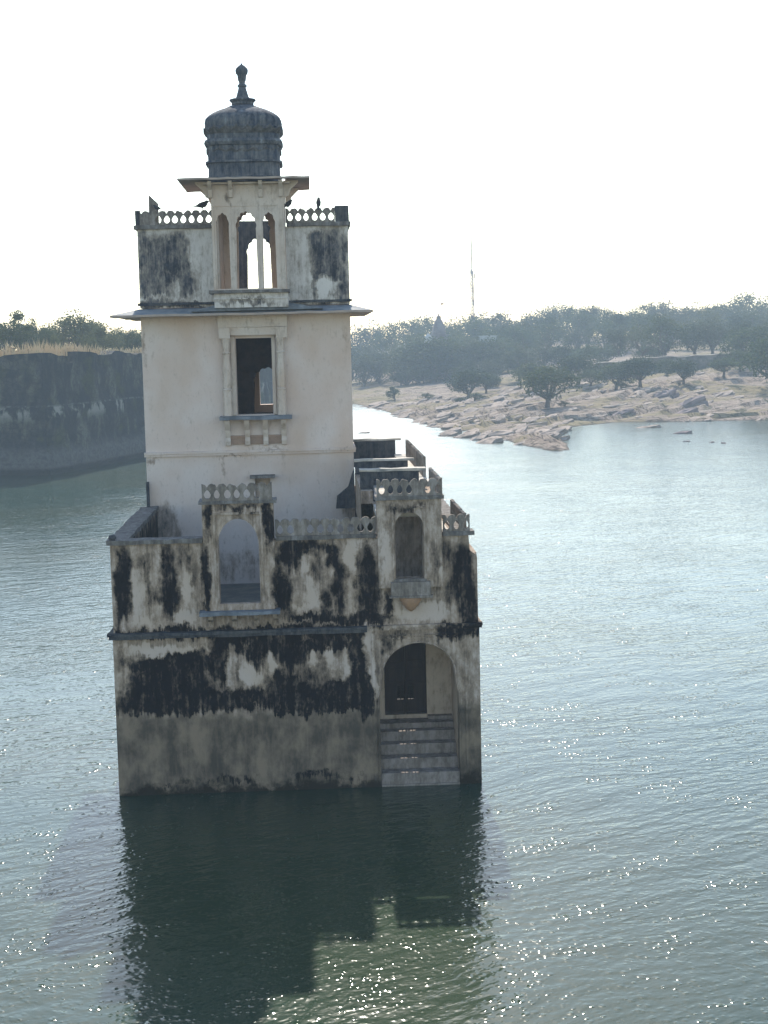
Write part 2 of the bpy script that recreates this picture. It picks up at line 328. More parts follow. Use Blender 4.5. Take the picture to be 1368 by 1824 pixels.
# ---- left window bay
bay = MB()
bay.prism([(-3.07, 5.18), (-1.13, 5.18), (-1.13, 8.12), (-3.07, 8.12)], [arch(-2.67, -1.55, 5.36, 6.95, 7.70, 0, 20)], -.22, -.001)
bay.prism([(-3.07, 7.052), (-2.70, 7.052), (-2.70, 7.5), (-2.44, 7.66), (-2.11, 7.74), (-1.78, 7.66), (-1.52, 7.5), (-1.52, 7.052), (-1.13, 7.052), (-1.13, 8.12), (-3.07, 8.12)], [], .0, .45)
b1 = bay.build('window_bay', M_block, P)
mb = MB()
for x in (-2.78, -1.50): mb.box(x, x+.06, -.262, -.223, 5.36, 7.82, .005)
mb.box(-2.86, -1.36, -.28, -.223, 7.82, 7.88, .005); mb.build('window_frame', M_block, b1)
mb = MB(); mb.box(-3.22, -1.02, -.50, -.0, 5.08, 5.176, .012); mb.build('window_sill', M_slate, b1)
for x in (-3.0, -2.35, -1.75, -1.22):
    mb = MB(); mb.prism([(-.42, 5.075), (-.003, 5.075), (-.003, 4.68), (-.10, 4.70), (-.16, 4.86), (-.34, 4.96)], [], x, x+.14, 'X'); mb.build('sill_bracket', M_block, b1)
mb = MB(); mb.box(-3.16, -1.04, -.30, .52, 8.12, 8.20, .012); mb.build('coping', M_cap, b1)
mb = MB(); balustrade(mb, -3.05, -1.15, 8.20, -.26, -.16, skip=(6,)); mb.build('balustrade', M_screen, b1)

# ---- right window bay with the roofed block behind it
bay = MB()
bay.prism([(1.70, 5.66), (3.47, 5.66), (3.47, 8.10), (1.70, 8.10)], [arch(2.18, 2.96, 5.90, 7.35, 7.74, 0, 20)], -.20, -.001)
bay.prism([(1.70, 7.052), (2.16, 7.052), (2.16, 7.76), (2.98, 7.76), (2.98, 7.052), (3.47, 7.052), (3.47, 8.10), (1.70, 8.10)], [], .0, .45)
b2 = bay.build('window_bay', M_block, P)
mb = MB()
for x in (2.10, 2.98): mb.box(x, x+.05, -.235, -.203, 5.90, 7.86, .004)
mb.box(2.10, 3.03, -.235, -.203, 7.86, 7.91, .004); mb.build('window_frame', M_block, b2)
mb = MB(); mb.box(2.12, 3.02, -.27, -.203, 5.84, 5.90, .006); mb.build('window_sill', M_cap, b2)
mb = MB(); mb.box(1.98, 3.18, -.42, -.203, 5.40, 5.46, .008); mb.box(2.04, 3.12, -.38, -.33, 5.46, 5.84, .006)
mb.box(2.04, 2.09, -.33, -.203, 5.46, 5.84); mb.box(3.07, 3.12, -.33, -.203, 5.46, 5.84)
mb.build('window_balcony', M_screen, b2)
mb = MB(); mb.lathe(2.58, -.12, [(5.39, .30), (5.32, .30), (5.18, .22), (5.05, .12), (4.98, .02)], 16); mb.build('corbel', simple_mat('ochre_plaster', (.42, .25, .15), (.32, .20, .13), 5), b2, True)
mb = MB(); mb.box(1.66, 3.54, -.28, .52, 8.10, 8.20, .012); mb.build('coping', M_cap, b2)
mb = MB(); balustrade(mb, 1.70, 3.50, 8.20, -.24, -.14, pitch=.26, skip=(4,)); mb.build('balustrade', M_screen, b2)
mb = MB(); balustrade(mb, -1.10, 1.66, 7.16, -.02, .08, skip=(2,)); mb.build('balustrade', M_screen, P)
mb = MB(); balustrade(mb, 3.52, 4.26, 7.16, -.02, .08, pitch=.25); mb.build('balustrade', M_screen, P)
mb = MB(); balustrade(mb, .4, 4.4, 7.14, 4.12, 4.21, 'X'); mb.build('balustrade', M_screen, P)
# block behind the right bay: walls, roof, transverse parapets
mb = MB()
mb.box(3.10, 3.47, .455, YB-.46, 4.5, 8.10); mb.box(1.36, 1.70, 2.6, 8.88, 4.5, 8.10)
mb.box(1.36, 3.09, 2.6, 2.95, 4.52, 7.72)
mb.build('annex_wall', M_block, P)
mb = MB(); mb.box(1.71, 3.09, .46, 2.59, 7.55, 7.70); mb.prism(rect(1.71, 3.09, 2.96, YB-.46), [rect(2.2, 2.85, 8.65, 9.5)], 7.6, 7.74, 'Z'); mb.box(3.48, 3.84, .46, YB-.46, 6.95, 7.04)  # unseen roof hole added so a sun beam reaches the door slits
mb.build('annex_roof', M_roof, P)
for y, z in ((3.0, 8.62), (8.2, 8.52), (15.6, 8.72)):
    mb = MB()
    if y == 3.0: mb.prism([(1.36, 7.74), (3.09, 7.74), (3.09, z), (1.36, z)], [[(1.75, 7.76), (2.15, 7.76), (2.15, 8.45), (1.75, 8.45)]], y, y+.3)
    else: mb.prism([(1.36, 7.74), (3.09, 7.74), (3.09, z), (1.36, z)], [], y, y+.3)
    t = mb.build('cross_parapet', M_dark, P)
    mb = MB(); mb.box(1.34, 3.30, y-.05, y+.42, z, z+.07, .012); mb.build('coping', M_roof, t)
mb = MB(); mb.box(3.02, 3.50, 3.5, 15.5, 8.10, 8.20, .012); mb.build('coping', M_roof, P)
mb = MB(); balustrade(mb, -.1, 3.3, 8.20, 3.40, 3.49, 'X', pitch=.26); mb.build('balustrade', M_screen, P)
mb = MB(); balustrade(mb, 5.6, 14.4, 8.20, 3.40, 3.49, 'X', pitch=.26, h=.62); mb.build('balustrade', M_screen, P)
mb = MB(); mb.prism([(1.33, 7.0), (1.33, 8.3), (1.25, 8.1), (1.12, 7.7), (.75, 7.4), (.7, 7.0)], [], 8.2, 8.45); mb.build('broken_parapet', M_dark, P)
mb = MB(); mb.box(-5.52, -5.42, 8.70, 8.80, 7.17, 8.0); mb.build('drain_spout', M_dark, P)

# ---- doorway, landing and steps
mb = MB()
mb.prism([(1.45, .3), (4.08, .3), (4.08, 4.42), (1.45, 4.42)], [[(1.90, 1.48), (3.14, 1.48), (3.14, 4.2), (1.90, 4.2)]], 2.3, 2.55)
mb.box(1.45, 1.66, .43, 2.29, -1.2, 4.42); mb.box(3.87, 4.02, .43, 2.29, -1.2, 4.42); mb.box(1.67, 3.86, .43, 2.29, 4.25, 4.40)
dr = mb.build('doorway_recess', M_inner, P)
mb = MB()
for k, x in enumerate((1.905, 2.525)):
    sl_ = [rect(2.27, 2.36, 1.93, 2.36), rect(2.385, 2.475, 1.93, 2.36)] if k == 0 else [rect(2.56, 2.65, 1.93, 2.36), rect(2.675, 2.755, 1.93, 2.36)]  # slits shaped to throw strips of sun on the steps
    mb.prism(rect(x, x+.61, 1.49, 4.19), sl_, 2.36, 2.42)
    for z in (1.50, 2.40, 2.98, 3.06, 3.66, 4.08): mb.box(x+.03, x+.58, 2.33, 2.358, z, z+.055)
    for xx in (x+.01, x+.55): mb.box(xx, xx+.05, 2.322, 2.358, 1.495, 4.18)
    for z in (2.5, 3.25): mb.box(x+.14, x+.47, 2.335, 2.358, z, z+.36)
mb.build('wooden_door', M_wood, dr)
mb = MB(); mb.box(3.15, 3.865, 2.05, 2.295, 1.372, 1.47, .006)
for y, z in ((1.72, 1.37), (1.36, 1.22), (.96, .945), (.52, .655), (.06, .36)):
    mb.box(1.668, 3.862, y, min(y+.9, 2.31), z-.9, z, .004)
mb.box(1.668, 3.862, -.012, .055, -.6, .05, .006)
mb.build('door_steps', M_step, P)
mb = MB()
mb.box(1.47, 1.56, -.035, -.002, .05, 4.40, .006); mb.box(4.06, 4.13, -.035, -.002, .05, 4.40, .006); mb.box(1.62, 4.0, -.03, -.002, 4.20, 4.235, .004)
mb.build('door_surround', M_block, P)
mb = MB()
ang = [math.pi*k/24 for k in range(25)]
path = [(1.63, -.015, .3), (1.63, -.015, 2.62), (1.70, -.015, 2.8)]+[(2.77-1.03*math.cos(t), -.015, 3.16+.93*math.sin(t)) for t in ang]+[(3.83, -.015, 2.8), (3.90, -.015, 2.62), (3.90, -.015, .3)]
mb.tube(path, .022, 6); mb.build('arch_moulding', M_block, P)

# ---- tower shaft
TX0, TX1, TY0, TY1 = -5.50, 1.34, 8.9, 15.5
mb = MB()
mb.prism(rect(TX0, TX1, 4.4, 13.55), [rect(-2.45, -1.27, 10.12, 12.62), rect(-1.95, -1.45, 7.35, 8.02)], TY0, TY0+.55)
mb.box(TX0, TX0+.55, TY0+.55, TY1-.5, 4.4, 13.55); mb.box(TX1-.55, TX1, TY0+.55, TY1-.5, 4.4, 13.55)
mb.prism(rect(TX0, TX1, -1.4, 13.55), [rect(-1.9, -1.0, 10.2, 12.0)], TY1-.5, TY1)
tw = mb.build('tower_wall', M_tower, P)
mb = MB(); mb.box(TX0+.55, TX1-.55, TY0+.55, TY1-.5, 9.4, 9.6); mb.build('room_floor', M_inner, P)
mb = MB(); mb.box(TX0+.55, TX1-.55, TY0+.55, TY1-.5, 13.3, 13.54); mb.build('room_ceiling', M_inner, P)
mb = MB(); mb.prism(rect(TX0+.6, TX1-.6, 9.61, 13.29), [arch(-2.0, -.95, 10.05, 11.1, 11.62, 7)], 11.6, 11.85); mb.build('inner_wall', simple_mat('dark_brown_plaster', (.075, .05, .045), (.05, .035, .035), 3), P)  # dark brown wall inside the middle window room
mb = MB(); mb.box(TX0-.05, TX1+.06, TY0-.07, TY0-.002, 8.80, 8.88, .008); mb.box(TX0-.05, TX1+.08, TY0-.11, TY0-.002, 8.88, 8.95, .008)
mb.box(TX1+.002, TX1+.08, TY0, TY1, 8.8, 8.95, .01); mb.build('string_course', M_tower, P)
# small hooded window low on the tower
mb = MB(); mb.box(-2.10, -1.28, TY0-.38, TY0-.002, 8.03, 8.12, .01); hd = mb.build('window_hood', M_cap, P)
mb = MB(); mb.box(-1.94, -1.46, TY0+.2, TY0+.3, 7.36, 8.01); mb.build('shutter', M_inner, hd)
# middle window: frame, columns, sill and brackets
mb = MB()
mb.box(-2.98, -.73, TY0-.30, TY0-.002, 12.98, 13.40, .008); mb.box(-2.62, -1.08, TY0-.26, TY0-.002, 12.72, 12.975, .006)
mb.box(-2.96, -2.60, TY0-.36, TY0-.002, 12.62, 12.97, .006); mb.box(-1.10, -.74, TY0-.36, TY0-.002, 12.62, 12.97, .006)
mb.box(-2.60, -2.47, TY0-.06, TY0+.35, 10.12, 12.70, .004); mb.box(-1.255, -1.16, TY0-.06, TY0-.003, 10.12, 12.70, .004)
wf = mb.build('window_frame', M_pav, P)
for cx in (-2.74, -.98):
    mb = MB(); mb.lathe(cx, TY0-.20, [(10.10, .15), (10.9, .15), (10.95, .17), (11.0, .12), (11.1, .14), (11.6, .15), (11.9, .11), (12.1, .12), (12.15, .15), (12.2, .11), (12.45, .12), (12.62, .16)], 8)
    mb.build('column', M_pav, wf)
mb = MB(); mb.box(-3.02, -.66, TY0-.52, TY0-.002, 9.97, 10.09, .014); mb.build('window_sill', M_slate, wf)
mb = MB(); mb.box(-2.76, -.98, TY0-.10, TY0-.002, 9.38, 9.44, .005); mb.box(-2.70, -1.02, TY0-.05, TY0-.002, 9.14, 9.38, .005)
mb.build('sill_panel', simple_mat('shaded_ochre_panel', (.34, .235, .175), (.28, .20, .155), 3), wf)  # ochre darkened with painted shade so the panel reads as a recess
for x in (-2.86, -2.22, -1.62, -1.02):
    mb = MB(); mb.prism([(TY0-.46, 9.96), (TY0-.003, 9.96), (TY0-.003, 9.1), (TY0-.14, 9.12), (TY0-.17, 9.25), (TY0-.11, 9.38), (TY0-.17, 9.5), (TY0-.20, 9.62), (TY0-.38, 9.82)], [], x, x+.16, 'X')
    mb.build('sill_bracket', M_pav, wf)
# great eave round the shaft
def ring_eave(inn, out, zi, zo, th):
    mb = MB(); a = [(inn[0], inn[2]), (inn[1], inn[2]), (inn[1], inn[3]), (inn[0], inn[3])]; b = [(out[0], out[2]), (out[1], out[2]), (out[1], out[3]), (out[0], out[3])]
    nseg = 16; vs = []; fs = []
    for k in range(4):
        for i in range(nseg):
            t = i/nseg; p = [a[k][c]+(a[(k+1) % 4][c]-a[k][c])*t for c in (0, 1)]; q = [b[k][c]+(b[(k+1) % 4][c]-b[k][c])*t for c in (0, 1)]
            j = rng.uniform(-.012, .012)
            vs += [(p[0], p[1], zi), (q[0], q[1], zo+j), (q[0], q[1], zo-th+j), (p[0], p[1], zi-th)]
    n = 4*nseg
    for i in range(n):
        j = (i+1) % n
        for c in range(4): d = (c+1) % 4; fs.append((i*4+c, i*4+d, j*4+d, j*4+c))
    return mb.add(vs, fs)
s = NT('eave_stone_moss_bounce'); g = s.n('NewGeometry'); sp = s.n('SeparateXYZ'); s.link(g.outputs['Normal'], sp.inputs[0])
nn = s.noise(s.P, 2.4, 5, .6)
cc = s.mix(s.step(nn.outputs[0], .4, .62), (.40, .32, .27), (.32, .27, .24))  # warm underside tan: sunlit bounce put into the stone colour
ct = s.mix(s.step(nn.outputs[0], .35, .6), (.16, .18, .21), (.26, .27, .28))
M_eave2 = s.done(s.mix(s.step(sp.outputs[2], .1, .5), cc, ct), .85, s.bump(nn.outputs[0], .3, .02))
ring_eave((TX0-.01, TX1+.01, TY0-.01, TY1+.01), (TX0-.88, TX1+.72, TY0-.90, TY1+.8), 13.64, 13.44, .07).build('eave', M_eave2, P)
mb = MB(); mb.prism([(-3.8, 13.50), (.45, 13.52), (-.55, 13.72), (-2.9, 13.73)], [], TY0-.86, TY0-.2); mb.build('eave_hood', M_slate, P)
# upper storey: stained panels either side of the hanging pavilion
mb = MB()
mb.box(TX0, -3.04, TY0, TY0+.4, 13.66, 16.20); mb.box(TX0, TX0+.4, TY0+.4, TY1, 13.66, 16.20); mb.build('upper_storey_wall', M_upper, P)
mb = MB(); mb.box(-.70, TX1, TY0, TY0+.4, 13.66, 16.20); mb.box(TX1-.4, TX1, TY0+.4, TY1, 13.66, 16.20)
mb.build('upper_storey_wall', M_upper, P)
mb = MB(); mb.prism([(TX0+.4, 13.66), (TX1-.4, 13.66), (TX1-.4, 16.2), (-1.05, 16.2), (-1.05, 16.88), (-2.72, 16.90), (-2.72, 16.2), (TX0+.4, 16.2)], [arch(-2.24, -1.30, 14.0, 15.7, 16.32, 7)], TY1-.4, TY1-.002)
mb.build('rear_screen_wall', M_dark, P)  # dark stone paints in the shade of this unlit face
mb = MB(); mb.box(TX0-.06, -3.07, TY0-.10, TY0-.002, 13.74, 13.82, .01); mb.build('string_course', M_dark, P)
mb = MB(); mb.box(-.69, TX1+.07, TY0-.10, TY0-.002, 13.74, 13.82, .01); mb.build('string_course', M_dark, P)
mb = MB(); mb.box(-.66, TX1+.08, TY0-.12, TY0+.48, 16.20, 16.32, .014); mb.box(TX1-.45, TX1+.08, TY0+.49, TY1, 16.20, 16.32, .014); mb.build('coping', M_cap, P)
mb = MB(); mb.box(TX0-.10, -3.10, TY0-.12, TY0+.48, 16.20, 16.32, .014); mb.box(TX0-.10, TX0+.45, TY0+.49, TY1, 16.20, 16.32, .014); mb.build('coping', M_cap, P)
mb = MB(); balustrade(mb, TX0+.02, -3.04, 16.32, TY0-.02, TY0+.07, skip=(0, 1)); mb.build('balustrade', M_screen, P)
mb = MB(); balustrade(mb, -.68, TX1-.42, 16.32, TY0-.02, TY0+.07); mb.build('balustrade', M_screen, P)
mb = MB(); mb.box(TX1-.41, TX1+.04, TY0-.05, TY0+.35, 16.32, 16.84, .014); mb.build('corner_post', M_dark, P)
mb = MB(); mb.box(TX0-.04, TX0+.10, TY0-.05, TY0+.2, 16.32, 16.80, .012); mb.build('corner_post', M_dark, P)
# hanging pavilion (jharokha)
PX0, PX1, PY0, PY1 = -3.03, -.71, 7.95, 11.0
mb = MB()
ar = [arch(-2.90, -2.47, 14.20, 16.15, 16.60, 5), arch(-2.28, -1.60, 14.20, 16.10, 16.64, 7), arch(-1.42, -1.00, 14.20, 16.15, 16.60, 5)]
mb.prism(rect(PX0, PX1, 14.16, 17.48), ar, PY0, PY0+.22)
mb.box(PX0, PX0+.2, PY0+.22, PY1-.2, 13.6, 17.48); mb.box(PX1-.2, PX1, PY0+.22, PY1-.2, 13.6, 17.48)
mb.prism(rect(PX0, PX1, 13.66, 17.48), [arch(-2.36, -1.22, 13.9, 16.2, 16.90, 9)], PY1-.2, PY1)
mb.box(PX0+.2, PX1-.2, PY0+.22, PY1-.2, 17.2, 17.46)
pv = mb.build('pavilion', M_pav, P)
mb = MB()
for x0, x1 in ((-2.97, -2.40), (-2.35, -1.53), (-1.49, -.93)):
    mb.box(x0, x1, PY0-.025, PY0-.002, 16.80, 16.84)
for x in (-3.02, -2.385, -1.515, -.84): mb.box(x, x+.07, PY0-.03, PY0-.002, 14.2, 16.78, .003)
mb.build('arch_frame', M_pav, pv)
mb = MB(); mb.box(-3.18, -.60, PY0-.20, PY0+.9, 14.06, 14.155, .01); mb.build('pavilion_sill', M_cap, pv)
mb = MB(); mb.box(-3.02, -.66, PY0-.05, PY0+.9, 13.60, 14.055, .006); mb.box(-3.06, -.62, PY0-.09, PY0-.05, 13.86, 13.90, .006); mb.build('pavilion_base', M_upper, pv)
mb = MB(); mb.box(-3.25, -.50, PY0-.2, PY0+3.1, 17.485, 17.54)
for x in (-3.1, -2.45, -1.5, -.86):
    mb.prism([(PY0-.46, 17.56), (PY0-.003, 17.56), (PY0-.003, 17.06), (PY0-.08, 17.08), (PY0-.16, 17.31), (PY0-.38, 17.46)], [], x, x+.12, 'X')
for y in (PY0+.1, PY0+2.6):
    mb.prism([(-.70, 17.06), (-.56, 17.11), (-.48, 17.31), (-.24, 17.54), (-.24, 17.59), (-.70, 17.59)], [], y, y+.14)
    mb.prism([(-3.06, 17.06), (-3.2, 17.11), (-3.28, 17.31), (-3.52, 17.54), (-3.52, 17.59), (-3.06, 17.59)], [], y, y+.14)
mb.build('eave_bracket', M_pav, pv)
ring_eave((-3.1, -.66, 8.05, 10.9), (-4.03, .13, 7.35, 11.35), 17.70, 17.655, .06).build('eave', M_eave2, pv)
# drum, dome, finial
mb = MB(); cx, cy = -1.97, 9.32
mb.lathe(cx, cy, [(17.600, 1.20), (17.775, 1.20), (17.785, 1.16), (18.204, 1.15), (18.214, 1.24), (18.272, 1.24), (18.292, 1.16), (18.750, 1.16), (18.769, 1.22), (18.867, 1.27), (18.945, 1.24), (18.974, 1.17), (19.120, 1.17)], 48, 5)
dm = mb.build('drum', M_dome, pv, True, 30)
mb = MB(); prof = [(19.100, 1.108), (19.137, 1.165), (19.284, 1.251), (19.339, 1.270), (19.376, 1.213), (19.514, 1.242), (19.652, 1.213), (19.762, 1.108), (19.854, 0.974), (19.937, 0.812), (20.019, 0.592), (20.093, 0.430), (20.130, 0.344)]
mb.lathe(cx, cy, prof, 48, 3.2)
n0 = len(mb.v)
mb.v = [(x+(x-cx)*.015*math.cos(14*math.atan2(y-cy, x-cx)), y+(y-cy)*.015*math.cos(14*math.atan2(y-cy, x-cx)), z+rng.uniform(-.006, .006)) for x, y, z in mb.v]
mb.build('dome', M_dome, pv, True, 50)
mb = MB()
def petal_ring(z0, z1, r0, r1, n):
    rg = [[], [], []]
    for k in range(2*n):
        t = math.pi*k/n; c, q = math.cos(t), math.sin(t); e = (abs(c)**4+abs(q)**4)**(-.25); up = k % 2
        rg[0].append((cx+(r0-.05)*e*c, cy+(r0-.05)*e*q, z0)); rg[1].append((cx+r1*e*c, cy+r1*e*q, z0+(z1-z0)*(.75 if up else .35)+rng.uniform(-.01, .01)))
        rg[2].append((cx+(r1-.01-.08*(1-up))*e*c, cy+(r1-.01-.08*(1-up))*e*q, z1+rng.uniform(-.01, .01) if up else z0+(z1-z0)*.45))
    return MB().loft(rg)
petal_ring(19.13, 19.40, 1.22, 1.285, 24).build('petal_band', M_petal, pv)
mb = petal_ring(18.50, 18.72, 1.18, 1.215, 22)
mb.build('petal_band', M_petal, pv)
mb = MB(); mb.lathe(cx, cy, [(20.111, .30), (20.166, .36), (20.221, .36), (20.295, .44), (20.332, .42), (20.350, .24), (20.424, .20), (20.617, .145), (20.709, .12), (20.745, .16), (20.791, .15), (20.828, .10), (20.883, .10), (20.938, .13), (21.104, .15), (21.141, .19), (21.251, .21), (21.325, .18), (21.398, .10), (21.435, .04), (21.490, .01)], 14)
mb.build('finial', M_dome, pv, True, 40)
# ------------------------------------------------------------------ WATER
s = NT('lake_water'); Pw = s.P
warp = s.noise(Pw, .06, 2, .5)
pw = s.vec('ADD', Pw, s.vec('MULTIPLY', warp.outputs['Color'], (5, 5, 0)).outputs[0]).outputs[0]
rot = s.n('VectorRotate', rotation_type='Z_AXIS'); s.link(pw, rot.inputs['Vector']); rot.inputs['Angle'].default_value = R(-24)
n1 = s.noise(rot.outputs[0], .42, 1, .5, (1, 2.4, 1), .3)
n2 = s.noise(rot.outputs[0], 1.9, 2, .42, (1, 1.9, 1), .3)
n3 = s.noise(Pw, 4.6, 1, .4, (1, 1.25, 1))
patch = s.step(s.noise(Pw, .11, 3, .5).outputs[0], .35, .65)
h = s.math('MULTIPLY', n1.outputs[0], .042)
h = s.math('MULTIPLY_ADD', n2.outputs[0], s.math('MULTIPLY_ADD', patch, .016, .020), h)
gm = s.step(s.noise(rot.outputs[0], .5, 3, .6, (1, 2.0, 1)).outputs[0], .47, .68)
h = s.math('MULTIPLY_ADD', n3.outputs[0], .006, h)
for sc_, amp in ((3.9, 1.5), (6.4, 1.0)):                     # sparse steep wavelets whose crests catch the sun
    vo = s.n('TexVoronoi', voronoi_dimensions='2D'); s.link(pw, vo.inputs['Vector']); vo.inputs['Scale'].default_value = sc_
    d2 = s.math('MULTIPLY', vo.outputs['Distance'], vo.outputs['Distance'])
    q = s.math('MAXIMUM', s.math('SUBTRACT', .12, d2), 0.0); q = s.math('MULTIPLY', q, q)
    rd = s.n('SeparateColor'); s.link(vo.outputs['Color'], rd.inputs[0])
    q = s.math('MULTIPLY', q, s.math('POWER', s.math('MULTIPLY', rd.outputs[0], s.math('MULTIPLY_ADD', gm, .58, .42)), 1.6))
    h = s.math('MULTIPLY_ADD', q, amp, h)
nb = s.n('Bump'); s.link(h, nb.inputs['Height']); nb.inputs['Strength'].default_value = 1.0; nb.inputs['Distance'].default_value = 1.0
s.b.inputs['IOR'].default_value = 1.33
wcol = s.mix(s.step(s.noise(Pw, .05, 2, .5).outputs[0], .4, .6), (.009, .033, .024), (.018, .034, .017))
s.setin(s.b.inputs['Base Color'], wcol); wz = s.vec('MULTIPLY_ADD', Pw, (1/13.0, 1/120.0, 0), (-9/13.0, -165/120.0, 0)).outputs[0]
wl = s.vec('LENGTH', wz).outputs['Value']; wl = s.math('MULTIPLY_ADD', s.math('SUBTRACT', s.noise(Pw, .12, 3, .6).outputs[0], .5), .9, wl)
s.link(s.math('MULTIPLY_ADD', s.step(wl, 1.15, .35), .16, .135), s.b.inputs['Roughness'])      # wind-ruffled lane beyond the palace
s.b.inputs['Base Color'].default_value[3] = 1; s.link(nb.outputs[0], s.b.inputs['Normal'])
M_water = s.m
mb = MB(); mb.add([(-700, -60, 0), (700, -60, 0), (700, 420, 0), (-700, 420, 0)], [(0, 1, 2, 3)])
tag(mb.build('water', M_water), kind='structure')

# ------------------------------------------------------------------ GROUND
shore = np.array([(900, 60), (400, 140), (200, 158), (140, 168), (90, 174), (65.4, 176), (55.4, 177), (44.4, 180), (40, 176), (34.5, 170), (31, 152), (28.5, 128), (26.3, 127), (24.5, 139), (23.6, 156), (21.5, 170),
                  (20, 168), (18.5, 175), (16, 195), (14.2, 226), (8.6, 273), (0, 285), (-5, 290), (-5, 1150), (900, 1150)], float)
def sdist(x, y, poly=shore):
    x = np.asarray(x, float); y = np.asarray(y, float); d = np.full(x.shape, 1e9); ins = np.zeros(x.shape, bool); n = len(poly)
    for i in range(n):
        ax, ay = poly[i]; bx, by = poly[(i+1) % n]; ex, ey = bx-ax, by-ay
        t = np.clip(((x-ax)*ex+(y-ay)*ey)/(ex*ex+ey*ey), 0, 1); d = np.minimum(d, np.hypot(x-ax-t*ex, y-ay-t*ey))
        c = ((ay > y) != (by > y)); xi = ax+(y-ay)/(by-ay if by != ay else 1e-9)*(bx-ax); ins ^= c & (x < xi)
    return np.where(ins, d, -d)
def fbm(x, y, f, seed=0, o=4):
    r = np.zeros(np.shape(x)); a = 1.0
    fl = [noise.noise(Vector((float(px)*f, float(py)*f, seed))) for px, py in zip(np.ravel(x), np.ravel(y))]
    r = np.array(fl).reshape(np.shape(x))
    if o > 1: r = r+.5*fbm(x, y, f*2.1, seed+7.3, o-1)
    return r
def sstep(t): t = np.clip(t, 0, 1); return t*t*(3-2*t)
def ground(x, y):
    x = np.asarray(x, float); y = np.asarray(y, float); d = sdist(x, y)
    h = 7*sstep((d+4)/105)+5*sstep((y-290)/160)+.35*np.clip(d, -3, 1)
    n = fbm(x, y, .045, 1.0, 3)
    saw = ((x*.16-y*.07+2.2*fbm(x, y, .05, 4.0, 2)) % 1.0)        # tilted strata: slow rise to the right, sharp drop
    a = sstep((d+1.5)/5)*(1-.6*sstep((y-230)/60))
    h = h+a*(.7*n+.75*(saw-.4))+.06*fbm(x, y, .6, 9, 2)
    return np.where(d < -2.5, np.minimum(h, -.5), h)
xs = np.concatenate([np.arange(-12, 8, 2), np.arange(8, 80, .75), np.arange(80, 150, 3), np.geomspace(150, 690, 30)])
ys = np.concatenate([np.arange(118, 215, .75), np.arange(215, 290, 1.5), np.arange(290, 400, 5), np.geomspace(400, 1140, 25)])
X, Y = np.meshgrid(xs, ys); Z = ground(X, Y); nx, ny = len(xs), len(ys)
mb = MB(); mb.v = list(zip(X.ravel().tolist(), Y.ravel().tolist(), Z.ravel().tolist()))
mb.f = [(j*nx+i, j*nx+i+1, (j+1)*nx+i+1, (j+1)*nx+i) for j in range(ny-1) for i in range(nx-1)]
s = NT('rocky_shore'); a = s.noise(s.P, .35, 6, .6, (1, 2.2, 1)); g_ = s.noise(s.P, .05, 3, .55); f_ = s.noise(s.P, 2.2, 5, .7, (1, 2.5, 1))
rk = s.mix(s.step(a.outputs[0], .38, .62), (.25, .195, .155), (.37, .30, .245))
rk = s.mix(s.step(f_.outputs[0], .5, .64), rk, (.12, .095, .085))
gr = s.mix(s.step(a.outputs[0], .4, .6), (.20, .17, .095), (.26, .21, .13))
c = s.mix(s.step(s.math('MULTIPLY_ADD', s.math('SUBTRACT', a.outputs[0], .5), .5, g_.outputs[0]), .50, .58), rk, gr)
vo = s.n('TexVoronoi', feature='DISTANCE_TO_EDGE'); rt = s.n('VectorRotate', rotation_type='Z_AXIS'); s.link(s.vec('ADD', s.P, s.vec('MULTIPLY', f_.outputs['Color'], (.5, .5, .5)).outputs[0]).outputs[0], rt.inputs['Vector']); rt.inputs['Angle'].default_value = R(25)
s.link(s.vec('MULTIPLY', rt.outputs[0], (.35, 1.0, 1)).outputs[0], vo.inputs['Vector']); vo.inputs['Scale'].default_value = .75
cr = s.step(vo.outputs['Distance'], .06, .0); c = s.mix(s.math('MULTIPLY', cr, .75), c, (.055, .045, .04))
c = s.mix(s.step(s.noise(s.P, .22, 6, .7).outputs[0], .58, .64), c, (.075, .075, .042))
gz = s.n('SeparateXYZ'); s.link(s.P, gz.inputs[0]); c = s.mix(s.step(s.math('MULTIPLY_ADD', a.outputs[0], .5, gz.outputs[2]), .42, .22), c, (.07, .06, .05))
M_ground = s.done(c, .95, s.bump(s.math('SUBTRACT', f_.outputs[0], s.math('MULTIPLY', cr, .5)), 1.0, .35), .1)
tag(mb.build('ground', M_ground, None, True, 30), kind='structure')

# plateau behind the fort wall
wall_line = [(-210, 132), (-120, 121), (-60, 116), (-34, 114.6), (-31.6, 114.3), (-26.7, 112.8), (-25.6, 115.5), (-19.6, 135.8), (-11, 165), (-3, 215), (-4, 288)]
def resample(line, step):
    out = []
    for (ax, ay), (bx, by) in zip(line[:-1], line[1:]):
        n = max(1, int(math.hypot(bx-ax, by-ay)/step))
        out += [(ax+(bx-ax)*i/n, ay+(by-ay)*i/n) for i in range(n)]
    return out+[line[-1]]
mb = MB(); back = [(-690, 132), (-690, 1140), (-4, 1140), (-4, 288)]
poly = resample(wall_line, 6)+[(-5, 400), (-5, 1140), (-690, 1140), (-690, 132)]
poly = [(x-(1.2 if i < len(poly)-4 else 0), y+1.0) for i, (x, y) in enumerate(poly)]
mb.prism(poly, [], 8.0, 11.2, 'Z')
tag(mb.build('plateau_ground', simple_mat('dry_plateau', (.30, .25, .14), (.16, .17, .08), .2, c3=(.38, .31, .2))), kind='structure')

